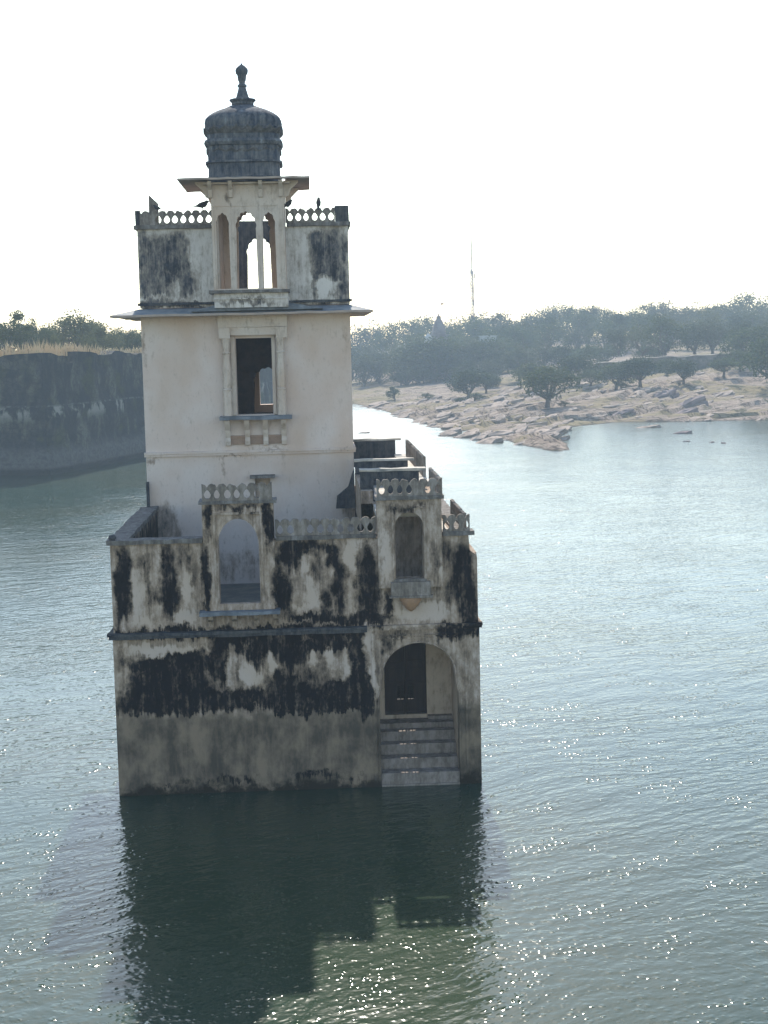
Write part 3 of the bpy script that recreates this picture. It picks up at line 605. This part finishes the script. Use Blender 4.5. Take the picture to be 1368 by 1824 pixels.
# ------------------------------------------------------------------ FORT WALL
mb = MB(); pts = resample(wall_line, 1.1); cols = []; NZ = 15
cum = 0; last = None; hz = []
for x, y in pts:
    if last: cum += math.hypot(x-last[0], y-last[1])
    last = (x, y); hz.append(cum)
for i, (x, y) in enumerate(pts):
    a = Vector(pts[min(i+1, len(pts)-1)])-Vector(pts[max(i-1, 0)]); a.normalize(); nrm = Vector((a.y, -a.x))    # towards the lake
    if abs(x) > 60: top = 11.9
    else: top = 11.75+.45*noise.noise(Vector((hz[i]*.35, 0, 3)))+(.35 if noise.noise(Vector((hz[i]*.22, 5, 3))) > .12 else 0)+(-.55 if 25 < ((hz[i]*1.0) % 41) < 27.5 else 0)
    c = []
    for k in range(NZ):
        z = -.8+(top+.8)*k/(NZ-1)
        o = .85 if z < 2.3 else (.45 if z < 6.7 else .2)
        o += .30*noise.noise(Vector((hz[i]*.5, z*.5, 0)))+.35*noise.noise(Vector((hz[i]*1.3, z*1.3, 5)))+.25*(1-z/12)+(.5 if 6 < (hz[i]+3) % 19 < 9 and z > 6.5 else 0)
        c.append((x+nrm.x*o, y+nrm.y*o, z))
    c.append((x-nrm.x*1.8, y-nrm.y*1.8, top+.1*noise.noise(Vector((hz[i], 3, 3))))); c.append((x-nrm.x*1.8, y-nrm.y*1.8, 8.5))
    cols.append(c)
m = len(cols[0])
mb.v = [p for c in cols for p in c]; mb.f = [(i*m+k, i*m+k+1, (i+1)*m+k+1, (i+1)*m+k) for i in range(len(cols)-1) for k in range(m-1)]
s = NT('fort_masonry'); zz = s.n('SeparateXYZ'); s.link(s.P, zz.inputs[0])
a = s.noise(s.P, .45, 5, .65, (1, 1, .55)); b = s.noise(s.P, 2.6, 5, .7, (1, 1, 1)); st = s.noise(s.P, 1, 4, .6, (1.0, 1.0, .3))
vo = s.n('TexVoronoi', feature='DISTANCE_TO_EDGE'); s.link(s.vec('MULTIPLY', s.P, (1, 1, 1.9)).outputs[0], vo.inputs['Vector']); vo.inputs['Scale'].default_value = 1.1
c = s.mix(s.step(a.outputs[0], .47, .66), (.026, .029, .034), (.115, .11, .085)); c = s.mix(s.math('MULTIPLY', s.step(st.outputs[0], .52, .66), .3), c, (.12, .115, .11))
c = s.mix(s.math('MULTIPLY', s.step(b.outputs[0], .42, .7), .6), c, (.022, .028, .024))
c = s.mix(s.step(s.noise(s.P, .25, 5, .65).outputs[0], .56, .66), c, (.05, .055, .03))
c = s.mix(s.math('MULTIPLY', s.step(vo.outputs['Distance'], .07, .0), .55), c, (.012, .013, .014))
pale = s.math('MULTIPLY', s.step(zz.outputs[2], 5.0, 6.2), s.step(zz.outputs[2], 6.9, 6.6)); c = s.mix(s.math('MULTIPLY', pale, s.step(a.outputs[0], .5, .58)), c, (.24, .23, .20))
low = s.step(s.math('MULTIPLY_ADD', a.outputs[0], 2.4, zz.outputs[2]), 4.2, 3.0); c = s.mix(s.math('MULTIPLY', low, .85), c, s.mix(s.step(b.outputs[0], .4, .65), (.115, .11, .105), (.06, .06, .062)))
wet = s.step(s.math('MULTIPLY_ADD', b.outputs[0], .8, zz.outputs[2]), 1.2, .8); c = s.mix(wet, c, (.020, .022, .022))
led = s.math('MULTIPLY', s.step(zz.outputs[2], 6.68, 6.75), s.step(zz.outputs[2], 6.92, 6.86)); c = s.mix(s.math('MULTIPLY', led, s.step(b.outputs[0], .45, .6)), c, (.11, .11, .11))
M_fort = s.done(c, .95, s.bump(b.outputs[0], .9, .2), .1)
fw = tag(mb.build('fort_wall', M_fort, None, True, 35), 'long dark stone fort wall rising from the lake on the left, dry grass on top', 'wall')
mb = MB()
for i in range(16000):                                     # dry grass along the wall top
    t = rng.random(); k = rng.randrange(max(1, len(pts)-1)); x0, y0 = pts[k]; x1, y1 = pts[k+1]
    if not (-40 < x0 < -12): continue
    dense = 1 if x0 < -24 else .35
    if rng.random() > dense: continue
    o = rng.uniform(.6, 4.0); x = x0+(x1-x0)*t-o*.5; y = y0+(y1-y0)*t+o
    hgt = rng.uniform(.3, 1.3)*(1.15 if x < -27 else .6); a = rng.uniform(0, 6.28); lean = rng.uniform(.05, .4); dx, dy = math.cos(a)*.07, math.sin(a)*.07; lx, ly = math.cos(a+1)*lean, math.sin(a+1)*lean
    z = 12.0; hgt *= max(.15, min(1.5, 1.0+1.6*noise.noise(Vector((x*.22, 1, 1)))))*(1.25 if -31 < x < -23.5 else .8)
    mb.add([(x-dx, y-dy, z-.3), (x+dx, y+dy, z-.3), (x+lx*.4, y+ly*.4, z+hgt*.6), (x+lx, y+ly, z+hgt)], [(0, 1, 2), (0, 2, 3)])
s = NT('dry_grass'); M_grass = s.done((.55, .42, .26), .9)
tag(mb.build('dry_grass', M_grass), kind='stuff')

# ------------------------------------------------------------------ RETAINING WALL, right shore
mb = MB(); L = [(58, 268), (66, 265), (78, 262.5), (92, 262), (112, 262), (140, 255)]; pr = resample(L, 1.5); cols = []
for i, (x, y) in enumerate(pr):
    g = float(ground(x, y)); o = .3*noise.noise(Vector((x*.3, y*.3, 2))); t = 8.5-1.5*math.exp(-i/6)+.5*noise.noise(Vector((x*.25, 0, 0)))
    cols.append([(x+o, y-1.0, g-1.5), (x+o, y-.8+o, (g+t)/2), (x, y-.6, t), (x, y+2.5, t+.1), (x, y+2.6, g-1.5)])
mb.v = [p for c in cols for p in c]; m = 5; mb.f = [(i*m+k, i*m+k+1, (i+1)*m+k+1, (i+1)*m+k) for i in range(len(cols)-1) for k in range(m-1)]
mb.f += [(0, 1, 2, 3, 4), tuple(len(mb.v)-1-k for k in range(5))]
tag(mb.build('retaining_wall', simple_mat('rubble_wall', (.13, .105, .085), (.06, .06, .045), .9, c3=(.22, .19, .16))), 'low dark rubble retaining wall below the trees on the right shore', 'wall')

# ------------------------------------------------------------------ ROCKS
def slab_mesh(seed):
    r = random.Random(seed); n = r.randint(9, 13); pts_ = []; q = 1.0
    for k in range(n):
        a = 2*math.pi*k/n+r.uniform(-.2, .2); q = r.uniform(.62, 1.12); pts_.append((q*math.cos(a), .6*q*math.sin(a)))
    mb = MB(); rings = []
    for z, sc_ in ((-.40, .95), (-.16, 1.02), (-.13, .93), (.02, .98), (.06, .90), (.09, .62), (.13, .25)):
        rings.append([(x*sc_+r.uniform(-.05, .05), y*sc_+r.uniform(-.05, .05), z+r.uniform(-.035, .035)) for x, y in pts_])
    mb.loft(rings); return mb.mesh('rock_slab', M_rock)
s = NT('sandstone'); a = s.noise(s.P, 2.2, 5, .65, (1, 1, 4)); oi = s.n('ObjectInfo')
c = s.mix(s.step(a.outputs[0], .4, .62), (.27, .21, .17), (.40, .325, .27)); c = s.mix(s.math('MULTIPLY', oi.outputs['Random'], .5), c, (.27, .225, .20))
M_rock = s.done(c, .95, s.bump(a.outputs[0], .5, .08), .1)
s = NT('dark_sandstone'); a = s.noise(s.P, 2.2, 5, .65, (1, 1, 4)); M_rockd = s.done(s.mix(s.step(a.outputs[0], .4, .62), (.16, .13, .13), (.25, .20, .19)), .95, s.bump(a.outputs[0], .5, .08), .1)
slabs = [slab_mesh(k) for k in range(9)]
rr = random.Random(21); cnt = 0
while cnt < 285:
    x = rr.uniform(9, 75) if rr.random() < .75 else rr.uniform(14, 36); y = rr.uniform(127, 262) if x > 14 else rr.uniform(225, 262)
    d = float(sdist(np.array(x), np.array(y)))
    if d < -.6 or d > 62 or rr.random() < d/85: continue
    if y > 150 and noise.noise(Vector((x*.07, y*.05, 2))) < -.12 and rr.random() < .75: continue
    g = float(ground(x, y)); o = bpy.data.objects.new('sandstone_rock', slabs[rr.randrange(9)]); col.objects.link(o)
    k = rr.uniform(.55, 1.7)*(1+.8*(rr.random() < .12)); o.scale = (k*rr.uniform(.9, 1.7), k*rr.uniform(.6, 1.1), k*rr.uniform(.5, 1.1)); o.location = (x, y, max(g, .02)+.05*k)
    o.rotation_euler = (rr.uniform(.0, .16), -rr.uniform(.04, .30), rr.uniform(.1, 1.1))
    tag(o, 'tilted pale sandstone slab lying on the rocky shore', 'rock', 'tilted sandstone slabs on the shore'); cnt += 1
def boulder(x, y, sx, sy, sz, rz, label, mat=None, tilt=-.25, seed=1, z=None, group=None):
    me = slab_mesh(seed+40).copy()
    if mat: me.materials.clear(); me.materials.append(mat)
    o = bpy.data.objects.new('boulder', me); col.objects.link(o); o.scale = (sx, sy, sz); o.rotation_euler = (0, tilt, rz)
    o.location = (x, y, (float(ground(x, y)) if z is None else z)+sz*.05); tag(o, label, 'rock', group); return o
boulder(57.2, 209, 3.0, 2.6, 4.2, .3, 'dark jagged boulder standing above the right shore between two trees', M_rockd, -.3, 1)
boulder(59.3, 198, 3.4, 2.6, 4.6, .2, 'big dark wedge of rock jutting up just right of the jagged boulder', M_rockd, -.35, 2)
boulder(56.4, 190, 2.8, 2.2, 2.6, .4, 'flat dark rock below the big dark wedge near the waterline', M_rockd, -.25, 3)
boulder(46.5, 187, 2.0, 1.8, 2.6, .4, 'dark blocky rock at the waterline left of the big wedge', M_rockd, -.3, 4)
boulder(45.4, 165, 2.6, 1.6, 1.5, .1, 'largest pale rock islet off the right shore', None, -.12, 5, -.02)
boulder(46.6, 151, 1.8, 1.1, 1.4, .1, 'brown rock islet standing alone in front of the pale islet', M_rockd, -.12, 6, -.02)
for k, (x, y) in enumerate(((45.1, 135.8), (45.9, 133.2), (46.9, 131.3))):
    boulder(x-1.5*(k == 0), y, .55, .45, .7, k, ['leftmost of three tiny rocks poking out of the lake', 'middle one of three tiny rocks poking out of the lake', 'rightmost of three tiny rocks poking out of the lake'][k], M_rockd, -.1, 7+k, -.02, 'tiny rocks in the lake')
for k, (x, y, sx) in enumerate(((18.2, 163, 1.9), (17.6, 158, 1.8), (19.4, 154, 2.2), (20.6, 149, 2.0), (21.2, 143, 2.4), (19.2, 166, 1.8), (20.9, 160, 2.0))):
    boulder(x, y, sx, sx*.9, 1.7, .5+.1*k, 'tilted flat slab of the low rock islet off the peninsula', None, -.22, 20+k, .12, 'slabs of the low rock islet')
boulder(6.9, 169, 1.1, .9, .9, 0, 'small pale rock in the bright water beside the tower', None, -.1, 33, -.02)

# ------------------------------------------------------------------ TREES
def leaf_mat(name, c1, c2):
    s = NT(name); oi = s.n('ObjectInfo'); nn = s.noise(s.P, .55, 3, .6)
    c = s.mix(s.step(nn.outputs[0], .38, .62), c1, c2); c = s.mix(s.math('MULTIPLY', oi.outputs['Random'], .4), c, (.08, .085, .04))
    s.done(c, .8, None, .1)
    tr = s.n('BsdfTranslucent'); s.link(c, tr.inputs[0]); mx = s.n('MixShader'); mx.inputs[0].default_value = .28
    s.link(s.b.outputs[0], mx.inputs[1]); s.link(tr.outputs[0], mx.inputs[2]); s.link(mx.outputs[0], s.out.inputs[0]); return s.m
M_leaf = leaf_mat('leaves', (.035, .058, .028), (.065, .09, .035)); M_leaf2 = leaf_mat('olive_leaves', (.07, .085, .035), (.11, .12, .055))
M_leaf3 = leaf_mat('grey_leaves', (.060, .075, .050), (.085, .10, .065)); M_leaf4 = leaf_mat('dark_leaves', (.022, .040, .022), (.04, .06, .028))
M_bark = simple_mat('bark', (.085, .068, .055), (.13, .105, .085), 6)
def tree_meshes(seed, H, W, trunk_h, leaf, nclump, nleaf, flat=.6, airy=.0, lean=0.0, mat=None):
    r = random.Random(seed); cl = []; cz = trunk_h+(H-trunk_h)*.5; hz_ = (H-trunk_h)*.5
    while len(cl) < nclump:
        p = Vector((r.uniform(-1, 1), r.uniform(-1, 1), r.uniform(-1, 1)))
        if p.length > 1 or (p.length < .45 and r.random() < .7): continue
        if p.z < -.2 and r.random() < .55: continue
        wz = 1-.35*max(0, p.z)
        cl.append((Vector((p.x*W*.5*wz+lean*(p.z+1), p.y*W*.5*wz, cz+p.z*hz_*(.8+.2*r.random()))), r.uniform(.13, .26)*W))
    mc = MB()
    for c, q in cl:
        for i in range(nleaf):
            d = Vector((r.gauss(0, 1), r.gauss(0, 1), r.gauss(0, 1))).normalized()*q*(r.random()**.45)*(1+airy*r.random())
            d.z *= flat; p = c+d; k = leaf*r.uniform(.6, 1.35)
            u = Vector((r.gauss(0, 1), r.gauss(0, 1), r.gauss(0, .6))).normalized(); v = u.orthogonal().normalized(); v.rotate(Matrix.Rotation(r.uniform(0, 6.28), 3, u))
            mc.add([p-u*k*.5, p+v*k*.32, p+u*k*.5, p-v*k*.32], [(0, 1, 2, 3)])
    mt = MB(); base = Vector((0, 0, -.4)); fork = Vector((lean*.3, 0, trunk_h)); rad = W*.035+.05
    mt.tube([base, Vector((lean*.1+.05, .04, trunk_h*.5)), fork], [rad*1.35, rad, rad*.85])
    for c, q in r.sample(cl, min(len(cl), 9)):
        mid = fork.lerp(c, .5)+Vector((r.uniform(-.1, .1)*W, r.uniform(-.1, .1)*W, -.04*H)); mt.tube([fork-Vector((0, 0, .1)), mid, c], [rad*.6, rad*.38, rad*.12], 5)
    return mc.mesh('crown', mat or M_leaf), mt.mesh('trunk', M_bark)
def plant(ms, x, y, s_=1.0, label='', group=None, rz=0.0, z=None, name='tree', sx=1.0, sz=1.0):
    g = float(ground(x, y)) if z is None else z
    e = empty(name, (x, y, g), label, 'bush' if name == 'bush' else 'tree', group, rz); e.scale = (s_*sx, s_*sx, s_*sz)
    for nm, me in (('crown', ms[0]), ('trunk', ms[1])):
        o = bpy.data.objects.new(nm, me); col.objects.link(o); o.parent = e
    return e
def pxx(px, Y): return (px-552)*(Y+42)/2740.0
shoreT = [tree_meshes(100+k, 5.6, 6.8, 1.2, .33, 36, 105, .65, .12, .25, M_leaf4 if k % 2 else M_leaf) for k in range(4)]
bushT = [tree_meshes(130+k, 2.6, 3.2, .2, .26, 14, 70, .7, .1) for k in range(2)]
plant(shoreT[0], 37.4, 201.4, 1.2, 'round dark acacia with forked trunk nearest the water, casting a long shadow', rz=.5)
plant(shoreT[1], 30.0, 250.9, 1.05, 'dark wide tree with slender trunk alone on the slope above the peninsula', rz=1.5, sx=1.15)
plant(shoreT[2], 54.2, 230.5, .85, 'left one of two spreading thorn trees side by side', rz=.2, group='pair of spreading thorn trees', sx=1.2)
plant(shoreT[3], 57.0, 223, .88, 'right one of two spreading thorn trees side by side, its trunk leaning', rz=2.2, group='pair of spreading thorn trees', sx=1.15)
plant(shoreT[1], 64.7, 223.6, .76, 'small lone tree on the bare pale rock above the jagged boulders', rz=4.0)
plant(shoreT[2], 77.5, 214, 1.5, 'big bushy green tree cut off by the right edge above the shore', rz=1.1)
plant(shoreT[0], 42.7, 249.8, .95, 'dense round tree just up the slope behind the acacia', rz=2.8, sx=1.2)
plant(shoreT[3], 51.2, 252, 1.0, 'dark leafy tree behind the thorn tree pair to their left', rz=.9, sx=1.1)
plant(shoreT[1], 34.5, 262, .75, 'small tree on the slope between the lone wide tree and the dense round one', rz=5.1)
plant(bushT[0], 16.8, 270, 1.0, 'small dark bush at the far left end of the rocky shore', name='bush')
plant(bushT[1], 29.5, 236.3, .9, 'low grey scrub bush below the lone wide tree', name='bush', sz=.6)
plant(bushT[0], 27.5, 241, .7, 'second low scrub bush left of the grey one', name='bush', sz=.5)
plant(bushT[1], 54.5, 227.5, .8, 'scrub bush under the thorn tree pair', name='bush', sz=.5)
plant(bushT[0], 40.0, 200, .7, 'flat scrub at the foot of the acacia', name='bush', sz=.45)
plant(bushT[1], 22.5, 262, .9, 'low bush on the upper slope left of the lone wide tree', name='bush', sz=.5)
for px, py, k_, lab in ((868, 690, .5, 'round bush on the slope between the peninsula and the lone wide tree'), (1052, 690, .5, 'round bush on the rocks left of the thorn tree pair'), (1190, 668, .45, 'small dark bush above the lone tree on the pale rock'), (1292, 676, .5, 'round bush on the pale rock right of the lone tree'), (1322, 662, .6, 'bushy little tree just left of the tree at the right edge'), (985, 690, .5, 'dark bush on the slope directly behind the acacia'),
        (712, 664, .5, 'little round tree above the far end of the channel'), (752, 668, .55, 'small dark tree on the upper slope below the temple'), (803, 652, .8, 'bushy tree up the slope behind the lone wide tree'), (890, 664, .7, 'rounded tree between the lone wide tree and the dense round one'),
        (918, 652, .8, 'taller rounded tree above the dense round one'), (1000, 655, .8, 'dark bushy tree at the top of the slope behind the acacia'), (1076, 656, .8, 'bushy tree above the thorn tree pair'), (1160, 652, .7, 'dark bush-like tree in front of the low rubble wall, right of the thorn pair'), (1338, 650, 1.1, 'leafy tree in front of the right end of the rubble wall')):
    for y in range(205, 320, 2):
        x = pxx(px, y); g = float(ground(x, y)); yy = 612-.023*(px-552)+(12.4-g)*2740/(y+42)
        if yy < py: break
    plant(shoreT[int(px) % 4], x, y, k_*1.25, lab, rz=px*.7, sx=1.15, sz=.9)
bigT = [tree_meshes(200, 10, 11.5, .2, .46, 44, 85, .75, .1), tree_meshes(201, 10, 9.0, .8, .46, 34, 85, .9, .25, mat=M_leaf3), tree_meshes(202, 10, 13.5, .2, .46, 44, 85, .6, .15, mat=M_leaf2),
        tree_meshes(203, 10, 10.5, .4, .46, 40, 85, .75, .1, mat=M_leaf4), tree_meshes(204, 10, 12, 2.2, .42, 26, 85, .5, .35, .4), tree_meshes(205, 10, 7.5, .6, .46, 26, 90, 1.0, .3, mat=M_leaf3)]
rf = random.Random(5)
for k, px in enumerate(range(640, 1400, 46)):                  # front edge of the wood
    y = (rf.uniform(318, 332) if px < 780 else rf.uniform(292, 306)) if px < 1090 else rf.uniform(272, 284); x = pxx(px+rf.uniform(-14, 14), y)
    plant(bigT[rf.randrange(6)], x, y, rf.uniform(.52, .82), 'dusky tree at the front edge of the wood above the rocks', 'trees at the front edge of the wood', rf.uniform(0, 6.3), sx=1.15, z=None if px < 1090 else max(8.6, float(ground(x, y))))
for k, px in enumerate(range(625, 1420, 40)):
    y = rf.uniform(335, 352); x = pxx(px+rf.uniform(-14, 14), y)
    plant(bigT[rf.randrange(6)], x, y, rf.uniform(.75, 1.0), 'hazy tree in the middle of the wood', 'trees in the middle of the wood', rf.uniform(0, 6.3))
for k, px in enumerate(range(620, 1420, 36)):
    y = rf.uniform(362, 392); x = pxx(px+rf.uniform(-14, 14), y)
    plant(bigT[rf.randrange(6)], x, y, rf.uniform(.85, 1.1), 'pale hazy tree deep in the wood', 'trees deep in the wood', rf.uniform(0, 6.3))
sky_px = [(635, 582), (662, 574), (700, 575), (730, 571), (752, 564), (775, 574), (805, 572), (830, 565), (858, 558), (885, 558), (905, 562), (925, 572), (945, 556), (972, 549), (995, 543), (1020, 545), (1045, 546), (1075, 549), (1105, 560), (1135, 556), (1158, 540), (1182, 536), (1212, 548), (1245, 541), (1275, 545), (1300, 540), (1328, 522), (1360, 533), (1392, 530)]
for px, py in sky_px:
    y = rf.uniform(405, 440); x = pxx(px, y); top = 12.4+((612-.023*(px-552))-py)*(y+42)/2740; g = float(ground(x, y))
    plant(bigT[rf.randrange(6)], x, y, (top-g)/9.6, 'faint tree on the skyline of the wood', 'trees on the skyline of the wood', rf.uniform(0, 6.3), sx=min(1.2, 10.5/(top-g)))
for px, top in ((742, 12.4), (768, 13.0), (795, 12.9), (840, 12.3), (862, 12.6), (886, 12.7)):
    x = pxx(px, 322); g = float(ground(x, 322)); plant(bigT[rf.randrange(6)], x, 322, (top-g)/9.8, 'tree standing in front of the temple and the whitewashed wall', 'trees in front of the temple', rf.uniform(0, 6.3), sx=1.3)
# trees on the plateau behind the fort wall
airyT = [tree_meshes(300+k, 6.0, 6.5, .2, .30, 34, 95, .8, .3, mat=M_leaf2 if k % 2 else M_leaf) for k in range(4)]
tallT = tree_meshes(320, 7.2, 3.0, .4, .30, 26, 80, .9, .2)
for nm, (ms, px, py, y, sx, lab) in enumerate(((airyT[0], -20, 565, 134, 1.2, 'dark tree at the left edge behind the fort wall'), (airyT[2], 12, 573, 130, 1.0, 'leafy dark tree second from the left behind the fort wall'), (tallT, 36, 554, 133, 1.0, 'slim pointed tree rising above its neighbours behind the fort wall'),
        (airyT[0], 55, 571, 138, .75, 'small dark tree right of the slim pointed tree'), (airyT[2], 82, 582, 140, .6, 'low dark tree between the slim tree and the open crowned tree'), (airyT[1], 112, 572, 150, 1.1, 'olive tree left of the open crowned tree'), (airyT[3], 140, 561, 146, 1.25, 'open crowned tree with sky showing through behind the fort wall'),
        (airyT[1], 178, 584, 140, 1.1, 'rounded olive tree right of the open crowned tree'), (airyT[0], 205, 592, 152, 1.0, 'low green tree nearer the tower behind the fort wall'), (airyT[2], 232, 590, 150, .9, 'dark low tree beside the tower behind the fort wall'), (airyT[3], 250, 592, 158, 1.1, 'green tree partly hidden by the tower on its left'),
        (airyT[1], 95, 600, 128, .7, 'scrubby olive tree above the highest grass'), (airyT[3], 160, 604, 134, .8, 'low olive scrub tree behind the wall notch'))):
    x = pxx(px, y)+.5; top = 12.4+((612-.023*(px-552))-py)*(y+42)/2740; H0 = 7.0 if ms is tallT else 6.0; q = (top-11.2)/H0
    plant(ms, x, y, q, lab, None, nm*1.3, 11.2, sx=sx)
for k in range(16):                                            # trees past the tower's left side and further back
    y = rf.uniform(165, 230); x = pxx(rf.uniform(-60, 262), y); plant(airyT[rf.randrange(4)], x, y, rf.uniform(.55, .8), 'distant tree on the plateau behind the front row', 'distant trees on the plateau', rf.uniform(0, 6), 11.2)

# ------------------------------------------------------------------ DISTANT STRUCTURES
M_steel = simple_mat('painted_steel', (.30, .16, .15), (.42, .40, .40), .4); 
def lattice(x, y, z0, z1, w0):
    T = empty('telecom_mast', (x, y, z0), 'tall thin lattice telecom mast rising above the wood', 'mast')
    h = z1-z0; hm = h*.66; mb = MB(); c3 = [(math.cos(a), math.sin(a)) for a in (.5, 2.6, 4.7)]
    def q(k, z): t = 1-.6*z/h; return (x+c3[k][0]*w0*t, y+c3[k][1]*w0*t, z0+z)
    for k in range(3): mb.tube([q(k, -1), q(k, hm)], .13, 5)
    n = 22
    for i in range(n):
        for k in range(3): mb.tube([q(k, hm*i/n), q((k+1) % 3, hm*(i+1)/n)], .045, 4); mb.tube([q(k, hm*(i+1)/n), q((k+1) % 3, hm*(i+1)/n)], .045, 4)
    mb.build('lattice_shaft', M_steel, T)
    mb = MB(); mb.tube([(x, y, z0+hm-1), (x, y, z0+h*.85), (x, y, z1)], [.22, .18, .13], 6); mb.build('antenna_rod', M_steel, T)
    for k, (zz_, a) in enumerate(((hm*.93, 0), (hm*.99, 2), (hm*.8, 4), (hm*.74, 1), (hm*.55, 5))):
        mb = MB(); ax_, ay_ = x+.75*math.cos(a), y+.75*math.sin(a); mb.box(ax_-.14, ax_+.14, ay_-.1, ay_+.1, z0+zz_-.8, z0+zz_+.8); mb.tube([(x, y, z0+zz_), (ax_, ay_, z0+zz_)], .05, 4); mb.build('antenna_panel', M_steel, T)
lattice(48.8, 420, 12.0, 43.4, .62)
M_temple = simple_mat('temple_stone', (.17, .14, .14), (.24, .21, .20), .8)
T = empty('hill_temple', (31.1, 330, 10), 'small spired temple half hidden in the wood', 'temple')
mb = MB(); mb.box(29.2, 33.0, 328.5, 332.5, 8, 13.6); mb.box(28.9, 33.3, 328.2, 332.8, 13.6, 13.9); mb.build('temple_wall', M_temple, T)
mb = MB(); mb.lathe(31.1, 330.5, [(13.9, 1.7), (14.6, 1.65), (15.6, 1.45), (16.8, 1.0), (17.7, .55), (17.9, .62), (18.1, .5), (18.4, .2), (18.9, .05)], 24, 5); mb.build('spire', M_temple, T)
mb = MB(); mb.tube([(31.6, 330.5, 17.5), (31.75, 330.5, 21.6)], .045, 5); fp = mb.build('flagpole', M_steel, T)
mb = MB(); mb.add([(31.75, 330.5, 21.5), (32.5, 330.3, 21.3), (32.2, 330.6, 21.0), (31.74, 330.5, 20.8), (31.75, 330.54, 21.5), (32.5, 330.34, 21.3), (32.2, 330.64, 21.0), (31.74, 330.54, 20.8)], [(0, 1, 2, 3), (7, 6, 5, 4), (0, 4, 5, 1), (1, 5, 6, 2), (2, 6, 7, 3), (3, 7, 4, 0)]); mb.build('flag', simple_mat('flag_cloth', (.5, .3, .2), (.45, .25, .18), 2), fp)
M_white = simple_mat('whitewash', (.46, .45, .44), (.36, .35, .34), .8)
T = empty('white_shrine', (29.0, 326, 10), 'small whitewashed domed shrine left of the temple', 'shrine')
mb = MB(); mb.box(27.3, 29.0, 325, 326.8, 9, 13.0); mb.build('shrine_wall', M_white, T); mb = MB(); mb.lathe(28.15, 325.9, [(13.0, .85), (13.3, .85), (13.7, .6), (13.95, .25), (14.2, .03)], 16); mb.build('dome', M_white, T, True)
mb = MB(); mb.box(40.6, 44.6, 327, 327.5, 8.5, 13.1); mb.box(40.4, 44.8, 326.9, 327.6, 13.1, 13.35); tag(mb.build('boundary_wall', M_white), 'short whitewashed wall showing between the trees right of the temple', 'wall')

# ------------------------------------------------------------------ BIRDS AND THE LEANING SLAB
M_bird = simple_mat('bird_feathers', (.03, .03, .035), (.05, .05, .055), 20)
def bird(x, y, z, k, rz, label, upright=0.0, look=0):
    """perched bird grown from a skeleton of spine, neck, head, bill, tail and two legs"""
    J = {'body': (0, 0, .13), 'chest': (.07, 0, .15+.03*upright), 'neck': (.115, 0, .19+.04*upright), 'head': (.14, .01*look, .225+.05*upright), 'bill': (.175, .012*look, .222+.045*upright), 'bill2': (.205, .014*look, .212+.045*upright),
         'rump': (-.08, 0, .115-.02*upright), 'tail': (-.15, 0, .10-.05*upright), 'tail2': (-.24, 0, .085-.09*upright),
         'kl': (.01, .022, .07), 'al': (.0, .024, .035), 'fl': (.035, .024, .004), 'kr': (.01, -.022, .07), 'ar': (.0, -.024, .035), 'fr': (.035, -.024, .004)}
    rad = {'body': .058, 'chest': .055, 'neck': .034, 'head': .032, 'bill': .010, 'bill2': .004, 'rump': .040, 'tail': .022, 'tail2': .016, 'kl': .014, 'al': .006, 'fl': .005, 'kr': .014, 'ar': .006, 'fr': .005}
    rad = {q: r_*1.55 for q, r_ in rad.items()}
    E = [('body', 'chest'), ('chest', 'neck'), ('neck', 'head'), ('head', 'bill'), ('bill', 'bill2'), ('body', 'rump'), ('rump', 'tail'), ('tail', 'tail2'), ('body', 'kl'), ('kl', 'al'), ('al', 'fl'), ('body', 'kr'), ('kr', 'ar'), ('ar', 'fr')]
    ks = list(J); me = bpy.data.meshes.new('bird'); me.from_pydata([J[q] for q in ks], [(ks.index(a), ks.index(b)) for a, b in E], []); me.materials.append(M_bird)
    o = bpy.data.objects.new('bird', me); col.objects.link(o); md = o.modifiers.new('skin', 'SKIN')
    for i, q in enumerate(ks): me.skin_vertices[0].data[i].radius = (rad[q]*(1.0 if q not in ('tail', 'tail2') else 1.3), rad[q]*(1 if q not in ('tail', 'tail2') else .5))
    me.skin_vertices[0].data[0].use_root = True
    sb = o.modifiers.new('sub', 'SUBSURF'); sb.levels = 1; sb.render_levels = 2
    o.location = (x, y, z); o.rotation_euler = (0, 0, rz); o.scale = (k, k, k); tag(o, label, 'bird', 'birds perched on the tower'); return o
bird(-3.38, 8.93, 16.785, 1.25, .15, 'crow perched level on the left balustrade near the pavilion, tail to the left', 0)
bird(-.60, 8.93, 16.785, 1.0, .6, 'small hunched bird on the right balustrade beside the pavilion', 1.0)
bird(.40, 8.93, 16.785, 1.05, 1.5, 'upright bird on the right balustrade near the corner post', 1.8)
bird(-4.82, 8.93, 16.785, .75, 2.8, 'tiny bird beside the leaning stone slab on the left balustrade', .4)
mb = MB(); mb.prism([(-5.12, 16.325), (-4.80, 16.325), (-4.80, 17.03), (-5.10, 17.32)], [], 9.04, 9.12); tag(mb.build('stone_slab', M_screen), 'broken stone slab standing upright behind the left balustrade', 'stone slab')

# ------------------------------------------------------------------ HAZE
mb = MB(); mb.box(-720, 720, -70, 1180, -4, 52); hm_ = bpy.data.materials.new('haze_air'); hm_.use_nodes = True; t = hm_.node_tree; t.nodes.clear()
o_ = t.nodes.new('ShaderNodeOutputMaterial'); pv_ = t.nodes.new('ShaderNodeVolumePrincipled'); t.links.new(pv_.outputs[0], o_.inputs['Volume'])
pv_.inputs['Color'].default_value = (.68, .84, 1, 1); pv_.inputs['Density'].default_value = .00062; pv_.inputs['Anisotropy'].default_value = 0
tag(mb.build('haze', hm_), kind='stuff')
